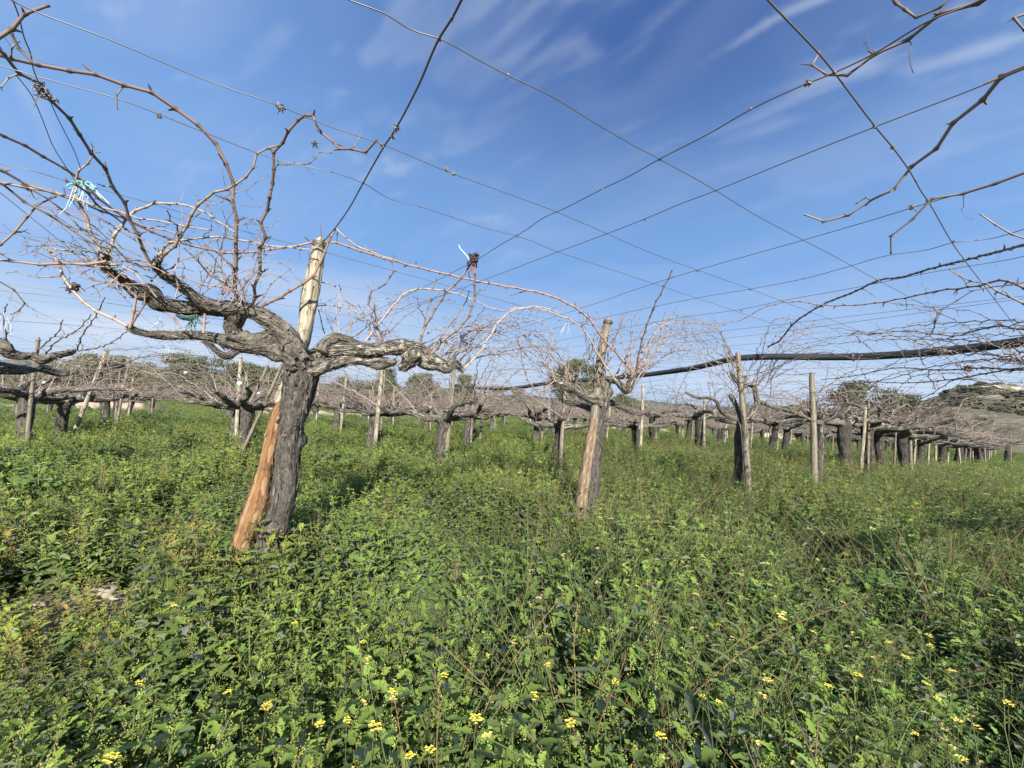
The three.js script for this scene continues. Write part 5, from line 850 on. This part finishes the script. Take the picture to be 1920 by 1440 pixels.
function rocketWeed(seed, blooms) {   // thin branching stems, narrow leaves, seed pods, a few small yellow flowers
  const rnd = mulberry(seed * 733), mb = new MB(), stems = 4 + (rnd() * 3 | 0);
  const lay = rnd() * 6.283;
  for (let s = 0; s < stems; s++) {
    const az = lay + (rnd() - 0.5) * 3.2, h = 0.34 + rnd() * 0.26, lean = 0.25 + rnd() * 0.75, q = [V3()], c = rnd() < 0.35 ? [0.20, 0.145, 0.075] : [0.13, 0.155, 0.055];
    for (let k = 1; k <= 5; k++) { const t = k / 5; q.push(V3(Math.cos(az + t * 0.4) * lean * h * t * (0.6 + t * 0.5), h * t * (1.08 - 0.12 * t * lean), Math.sin(az + t * 0.4) * lean * h * t * (0.6 + t * 0.5)).add(V3(rnd() - 0.5, 0, rnd() - 0.5).multiplyScalar(0.02))); }
    mb.tube(q, q.map((_, k) => lerp(0.0022, 0.001, k / 5)), 4, c);
    for (let k = 1; k <= 5; k++) for (let b = 0; b < 4; b++) {
      const p = V3().lerpVectors(q[k - 1], q[k], rnd()), a = rnd() * 6.283;
      if (k < 4 && rnd() < 0.65) { const g = 0.75 + rnd() * 0.5, L = 0.045 + rnd() * 0.075; leaf(mb, p, V3(Math.cos(a), 0.35 + rnd() * 0.5, Math.sin(a)), UP, L, L * 0.22, 0.35, [0.075 * g, 0.118 * g, 0.030 * g], 4, 0.8); }
      else { const d = V3(Math.cos(a), 0.9 + rnd(), Math.sin(a)).normalize(), e = V3().copy(p).addScaledVector(d, 0.018 + rnd() * 0.02); mb.tube([p, V3().lerpVectors(p, e, 0.5).add(V3(0, -0.002, 0)), e], [0.0007, 0.0009, 0.0006], 3, c, false); }
    }
    if (blooms && rnd() < 0.3) for (let b = 0; b < 4; b++) flower(mb, V3().copy(q[5]).add(V3((rnd() - 0.5) * 0.022, rnd() * 0.014, (rnd() - 0.5) * 0.022)), 0.005 + rnd() * 0.003, [0.58, 0.52, 0.15]);
  }
  return mb.geometry();
}
function grassTuft(seed, dry) {
  const rnd = mulberry(seed * 577), mb = new MB();
  for (let k = 0; k < 16; k++) { const a = rnd() * 6.283, h = 0.14 + rnd() * 0.26, l = 0.2 + rnd() * 0.9, g = 0.8 + rnd() * 0.5; leaf(mb, V3((rnd() - 0.5) * 0.06, 0, (rnd() - 0.5) * 0.06), V3(Math.cos(a) * l * 0.6, 1, Math.sin(a) * l * 0.6), V3(Math.cos(a), 0.3, Math.sin(a)), h, dry ? 0.003 : 0.006, 0.35 + rnd() * 0.5, dry ? [0.30 * g, 0.23 * g, 0.12 * g] : [0.085 * g, 0.135 * g, 0.035 * g], 5); }
  return mb.geometry();
}
function lowWeed(seed, tint) {   // small-leaved mat
  const rnd = mulberry(seed * 311), mb = new MB();
  for (let k = 0; k < 70; k++) { const a = rnd() * 6.283, r = Math.sqrt(rnd()) * 0.15, h = 0.06 + rnd() * 0.20 * (1 - r * 3), p = V3(Math.cos(a) * r, h, Math.sin(a) * r), b = rnd() * 6.283, g = 0.7 + rnd() * 0.6, L = 0.018 + rnd() * 0.030; leaf(mb, p, V3(Math.cos(b), 0.1 + rnd() * 0.8, Math.sin(b)), UP, L, L * (0.5 + rnd() * 0.2), 0.3, [tint[0] * g, tint[1] * g, tint[2] * g], 2); }
  for (let k = 0; k < 8; k++) { const a = rnd() * 6.283, r = rnd() * 0.12, p = V3(Math.cos(a) * r, 0.2 + rnd() * 0.07, Math.sin(a) * r); for (let b = 0; b < 6; b++) blob(mb, V3().copy(p).add(V3(rnd() - 0.5, rnd() - 0.5, rnd() - 0.5).multiplyScalar(0.012)), 0.0021, [0.22, 0.28, 0.075], rnd); }
  return mb.geometry();
}
function mallow(seed) {
  const rnd = mulberry(seed * 211), mb = new MB();
  for (let k = 0; k < 9; k++) { const a = rnd() * 6.283, r = 0.05 + rnd() * 0.10, h = 0.18 + rnd() * 0.14, c = V3(Math.cos(a) * r, h, Math.sin(a) * r), R = 0.035 + rnd() * 0.03, g = 0.8 + rnd() * 0.4, nrm = V3(Math.cos(a) * 0.4 + (rnd() - 0.5) * 0.4, 1, Math.sin(a) * 0.4 + (rnd() - 0.5) * 0.4).normalize(), e = V3(1, 0, 0).cross(nrm).normalize(), f = V3().crossVectors(nrm, e);
    mb.tube([V3(), V3().copy(c).multiplyScalar(0.6), c], [0.002, 0.002, 0.0015], 4, [0.12, 0.16, 0.06]);
    const m = mb.vert(V3().copy(c).addScaledVector(nrm, -R * 0.12), nrm, 0, 0, [0.12 * g, 0.19 * g, 0.055 * g]), ids = [];
    for (let s = 0; s <= 20; s++) { const t = s / 20 * 5.9, q = R * (0.86 + 0.14 * Math.cos(t * 5)); ids.push(mb.vert(V3().copy(c).addScaledVector(e, Math.cos(t) * q).addScaledVector(f, Math.sin(t) * q).addScaledVector(nrm, 0.012 * Math.cos(t * 5)), nrm, 0, 0, [0.080 * g, 0.145 * g, 0.034 * g])); }
    for (let s = 0; s < 20; s++) mb.tri(m, ids[s], ids[s + 1]); }
  return mb.geometry();
}
// fields that say which weed grows where
const patch = (x, z, f, k) => 0.5 + 0.5 * clamp(1.7 * fbm(x * f + k * 7.7, k, z * f - k * 3.3, 3), -1, 1);
const BARE = [onWeeds(35, 1135, 0.05), onWeeds(195, 1108, 0.05)];
const bare = (x, z) => { let b = 0; for (const q of BARE) b = Math.max(b, smooth(0.34, 0.18, Math.hypot((x - q.x) * 1.0, (z - q.z - 0.12) * 0.8) + 0.14 * N(x * 7, 3, z * 7))); return b; };
const lots = {}, FEET = [[-1.5, -2.62], [-1.6, -2.5], [0.78, -4.35], [3.35, -5.95], [5.5, -7.8]];
const M4 = new THREE.Matrix4(), Q4 = new THREE.Quaternion(), E4 = new THREE.Euler();
const put = (key, x, z, s, tint, rnd, sink = 0) => { E4.set((rnd() - 0.5) * 0.3, rnd() * 6.283, (rnd() - 0.5) * 0.3); Q4.setFromEuler(E4); M4.compose(V3(x, gy(x, z) - 0.01 - sink, z), Q4, V3(s, s * (0.9 + rnd() * 0.25), s)); (lots[key] ??= []).push([M4.clone(), tint]); };
{
  const rnd = mulberry(31337);
  const sector = (d0, d1, density, fn) => { const A = 1.08, n = Math.round(density * A * (d1 * d1 - d0 * d0)); for (let k = 0; k < n; k++) { const d = Math.sqrt(lerp(d0 * d0, d1 * d1, rnd())), az = (rnd() * 2 - 1) * A; fn(Math.sin(az) * d, -Math.cos(az) * d, d); } };
  const one = (x, z, d, sc) => {
    if (rnd() < bare(x, z) * 0.97) return;
    const right = smooth(-0.9, 0.5, x + 0.35 * z * 0.3 + 1.2 * (patch(x, z, 0.5, 1) - 0.5)), a = patch(x, z, 0.8, 2), b = patch(x, z, 1.6, 3), hue = patch(x, z, 0.35, 4), foot = Math.min(...FEET.map(([a, b]) => Math.hypot(a - x, b - z))), tall = (0.42 + 0.86 * patch(x, z, 0.9, 5) + 0.26 * patch(x, z, 2.4, 9)) * (1 + 0.10 * smooth(0.9, 0.3, foot));
    let w = 1 - 0.35 * bare(x, z); const lowL = smooth(0.76, 0.90, -x / Math.max(0.1, -z)) * smooth(1.7, 2.05, d) * smooth(3.7, 3.1, d), dryL = smooth(0.30, 0.65, hue) * smooth(-0.6, -1.6, x) * smooth(2.3, 2.8, d) * smooth(5, 3.4, d);
    const dk = lerp(1, 0.74, smooth(0.48, 0.72, patch(x + 3, z, 0.55, 8))), v = (0.82 + rnd() * 0.62) * dk, warm = 0.84 + 0.44 * hue; let tint = [v * warm, v * (0.96 + 0.1 * hue), v * 0.92];  // weed tone varies in broad patches, darkened to stand in for soft shade
    if (dryL > 0.2 && rnd() < dryL * 0.6) tint = rnd() < 0.3 ? [v * 1.6, v * 0.9, v * 1.2] : [v * 1.5, v * 1.2, v];
    const s = sc * tall * w * (0.8 + rnd() * 0.4) * (d < 2.6 ? 0.95 : 1) * (1 - 0.52 * lowL), r = rnd();
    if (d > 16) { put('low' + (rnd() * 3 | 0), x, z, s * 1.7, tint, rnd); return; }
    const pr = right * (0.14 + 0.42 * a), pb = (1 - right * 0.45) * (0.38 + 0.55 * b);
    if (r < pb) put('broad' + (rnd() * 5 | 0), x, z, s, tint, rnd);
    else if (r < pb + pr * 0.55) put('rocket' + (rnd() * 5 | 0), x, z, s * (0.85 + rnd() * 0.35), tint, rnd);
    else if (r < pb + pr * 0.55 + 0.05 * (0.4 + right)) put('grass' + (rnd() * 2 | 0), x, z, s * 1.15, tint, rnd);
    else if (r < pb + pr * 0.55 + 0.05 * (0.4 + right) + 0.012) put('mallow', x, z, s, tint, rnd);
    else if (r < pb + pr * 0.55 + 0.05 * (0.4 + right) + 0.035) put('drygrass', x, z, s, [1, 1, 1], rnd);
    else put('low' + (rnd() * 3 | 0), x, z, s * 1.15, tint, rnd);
  };
  sector(0.55, 3.2, 185, (x, z, d) => one(x, z, d, 1));
  sector(3.2, 7, 105, (x, z, d) => one(x, z, d, 1.0));
  sector(7, 16, 52, (x, z, d) => one(x, z, d, 1.12));
  sector(16, 64, 13, (x, z, d) => one(x, z, d, 1.15));
}
const KIND = { broad: ['broad_leaf_weeds', 'broad toothed green weeds with pale flower spikes covering the ground'], rocket: ['thin_stem_weeds', 'thin-stemmed olive green weeds with seed pods across the right half'], grass: ['grass', 'green grass tufts among the weeds'], mallow: ['mallow_weeds', 'round-leaved mallow plants among the weeds'], drygrass: ['dry_grass', 'straw-coloured dry grass among the weeds'], low: ['ground_cover_weeds', 'small-leaved green ground cover under the vines'] };
for (const key of Object.keys(lots).sort()) {
  const list = lots[key], kind = key.replace(/\d/g, ''), n = +(key.match(/\d/) ?? [0])[0];
  const g = kind === 'broad' ? broadWeed(n + 1) : kind === 'rocket' ? rocketWeed(n + 1, n < 3) : kind === 'grass' ? grassTuft(n + 1) : kind === 'drygrass' ? grassTuft(9, true) : kind === 'mallow' ? mallow(3) : lowWeed(n + 1, [[0.092, 0.162, 0.034], [0.070, 0.138, 0.032], [0.130, 0.182, 0.044]][n]);
  const im = new THREE.InstancedMesh(g, mLeaf, list.length), c = new THREE.Color();
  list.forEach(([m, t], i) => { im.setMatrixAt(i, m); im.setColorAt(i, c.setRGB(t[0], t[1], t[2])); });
  im.name = numbered(KIND[kind][0]); im.castShadow = im.receiveShadow = true; im.userData = { label: KIND[kind][1], kind: 'stuff', category: 'weeds' }; scene.add(im);
}
// yellow flowers that stand out one by one
const mPetal = new THREE.MeshPhysicalMaterial({ vertexColors: true, roughness: 1, transmission: 0.25, thickness: 0, side: THREE.DoubleSide });
function makeFlower(seed, label, group) {
  const o = thing('wildflower', label, 'flower', V3(0, 0, 0), group), rnd = mulberry(seed * 29), st = new MB(), hd = new MB(), lf = new MB(), h = 0.46, q = [V3(), V3(0.02, h * 0.5, 0.01), V3(0.01, h, 0.02)];
  st.tube(q, [0.0025, 0.002, 0.0014], 5, [0.13, 0.16, 0.055]);
  for (let k = 0; k < 8; k++) { const a = rnd() * 6.283, p = V3().lerpVectors(q[1], q[2], rnd()), e = V3().copy(p).add(V3(Math.cos(a) * 0.012, 0.02, Math.sin(a) * 0.012)); st.tube([p, e], [0.0008, 0.0007], 3, [0.14, 0.15, 0.06], false); }
  for (let k = 0; k < 5; k++) { const a = rnd() * 6.283; leaf(lf, V3().lerpVectors(q[0], q[1], 0.3 + rnd() * 0.7), V3(Math.cos(a), 0.5, Math.sin(a)), UP, 0.06, 0.016, 0.3, [0.075, 0.12, 0.03], 4, 0.8); }
  const n = 7 + (seed % 4) * 2; for (let k = 0; k < n; k++) { const a = k * 2.4, r = 0.004 + 0.0045 * Math.sqrt(k); flower(hd, V3().copy(q[2]).add(V3(Math.cos(a) * r * 1.3, 0.012 - r * 0.3 + rnd() * 0.006, Math.sin(a) * r * 1.3)), 0.0075 + rnd() * 0.003, [0.78 - rnd() * 0.06, 0.60 + rnd() * 0.08, 0.035 + rnd() * 0.05]); }
  part('stem', mergeGeometries([st.geometry(), lf.geometry()]), mLeaf, o); part('flower_head', hd.geometry(), mPetal, o);
  return o;
}
{
  const kinds = [1, 2, 3, 4].map((s) => ({ s, used: null })), rnd = mulberry(606), NAMED = { 0: 'single yellow flower in the left field below the leaning brace post', 1: 'bright yellow flower cluster at the bottom edge, lower left corner', 2: 'yellow flower cluster up and right of the one at the lower left corner', 3: 'widest yellow flower cluster, near the bottom edge left of the dead twig', 10: 'yellow flower cluster just below the forked dead twig', 11: 'yellow flower cluster right of the forked dead twig', 54: 'left yellow flower at the foot of the tan post', 55: 'right yellow flower at the foot of the tan post', 56: 'small yellow flower below the tilted posts left of the largest trunk' };
  const F = [[50, 856, 1.8], [220, 1420, 1.9], [495, 1337, 1.4], [688, 1375, 2.0], [652, 1352, 1.1], [590, 1365, 1], [742, 1298, 1.1], [800, 1422, 1.5], [760, 1432, 1.2], [835, 1268, 1], [900, 1358, 1.6], [993, 1306, 1.5], [1078, 1360, 1.6], [1030, 1255, 0.9], [1104, 1190, 1], [1185, 1157, 1.3], [993, 1110, 1.1], [1160, 1285, 1], [1125, 1243, 0.9], [1352, 1328, 1], [1440, 1278, 1.2], [1606, 1273, 1.3], [1558, 1290, 0.8], [1525, 1192, 1], [1546, 1108, 0.9], [1565, 1095, 0.9], [1475, 1153, 0.9], [1668, 1208, 1.2], [1745, 1195, 1.3], [1752, 1218, 1], [1705, 1240, 0.9], [1788, 1262, 1], [1730, 1283, 1.1], [1748, 1312, 1], [1806, 1360, 1.1], [1830, 1372, 1], [1722, 1388, 1], [1902, 1328, 1.2], [1803, 1424, 1], [1865, 1122, 1], [1350, 1178, 1], [1500, 1032, 0.9], [1440, 1060, 0.8], [1195, 1105, 0.9], [1270, 1055, 0.8], [1010, 1018, 0.9], [690, 832, 0.9], [432, 1300, 0.7], [553, 1175, 0.8], [675, 1208, 0.8], [330, 1138, 0.9], [250, 1290, 0.8], [1320, 1310, 0.7], [1235, 1380, 1.1], [1750, 868, 1.5], [1762, 872, 1.3], [405, 826, 1.2], [1405, 1015, 0.8], [1640, 1060, 0.8], [1580, 1135, 0.9]];
  F.forEach(([px, py, s], k) => {
    const e = kinds[k % 4], hgt = 0.46, r = sight(px, py); const t = (hgt - EYE) / r.y, p = V3(r.x * t, 0, r.z * t); p.y = gy(p.x, p.z); const t2 = (p.y + hgt - EYE) / r.y; p.x = r.x * t2; p.z = r.z * t2;
    const lab = NAMED[k] ?? 'yellow flower head on a thin stalk above the green weeds'; let o;
    if (!e.used) o = e.used = makeFlower(e.s, lab, 'yellow flowers scattered over the weeds'); else o = copyOf(e.used, 'wildflower', p, rnd() * 6.28, lab, 'yellow flowers scattered over the weeds'); if (NAMED[k]) delete o.userData.group;
    o.position.copy(p); o.rotation.y = rnd() * 6.28; const w = 0.26 + 0.27 * s * (0.8 + rnd() * 0.4); o.scale.set(w, 1, w);
  });
  for (const [px, py, l] of [[1845, 925, 'left one of the white flower heads near the right edge'], [1888, 938, 'largest white flower head near the right edge'], [1905, 932, 'white flower head close to the right edge']]) {
    const p = onWeeds(px, py, 0.40), o = thing('white_flower', l, 'flower', p), st = new MB(), hd = new MB(), rn = mulberry(px); st.tube([V3(), V3(0.01, 0.4, 0)], [0.004, 0.002], 5, [0.14, 0.17, 0.07]); for (let k = 0; k < 30; k++) { const a = k * 2.4, r2 = 0.009 * Math.sqrt(k); flower(hd, V3(0.01 + Math.cos(a) * r2, 0.40 - r2 * 0.15, Math.sin(a) * r2), 0.009, [0.72, 0.74, 0.74]); st.tube([V3(0.01, 0.36, 0), V3(0.01 + Math.cos(a) * r2, 0.40 - r2 * 0.15, Math.sin(a) * r2)], [0.001, 0.0006], 3, [0.14, 0.17, 0.07], false); }
    part('stem', st.geometry(), mLeaf, o); part('flower_head', hd.geometry(), mPetal, o);
  }
  // dead twigs lying on the weeds in front
  const mk = (label, lists) => { const o = thing('dead_twig', label, 'twig', at(lists[0][0][0], lists[0][0][1], 1.8)); lists.forEach((l, k) => { const mb = new MB(); cane(mb, l.map(([x, y, d]) => at(x, y, d)), 0.0045, 0.0018, { seed: 900 + k + lists.length, tone: 3, node: 0.05, zig: 0.1, side: 0.3, long: 0.2, seg: 6 }); part('branch', localise(mb.geometry(), o), mCane, o); }); };
  mk('bleached forked dead twig lying on the weeds, bottom centre', [[[800, 1345, 1.62], [850, 1322, 1.68], [885, 1312, 1.72], [925, 1288, 1.78]], [[850, 1322, 1.68], [880, 1326, 1.68], [908, 1340, 1.66]], [[862, 1318, 1.70], [895, 1290, 1.78], [945, 1272, 1.84]], [[870, 1312, 1.70], [905, 1318, 1.70], [940, 1312, 1.72]]]);
  mk('thin dead twig curving over the weeds, lower left of the middle', [[[255, 1290, 1.9], [275, 1320, 1.85], [310, 1333, 1.82], [345, 1318, 1.85]], [[458, 1150, 2.3], [465, 1170, 2.25], [500, 1178, 2.25], [515, 1205, 2.2], [548, 1245, 2.1]]]);
}
renderer.render(scene, camera);
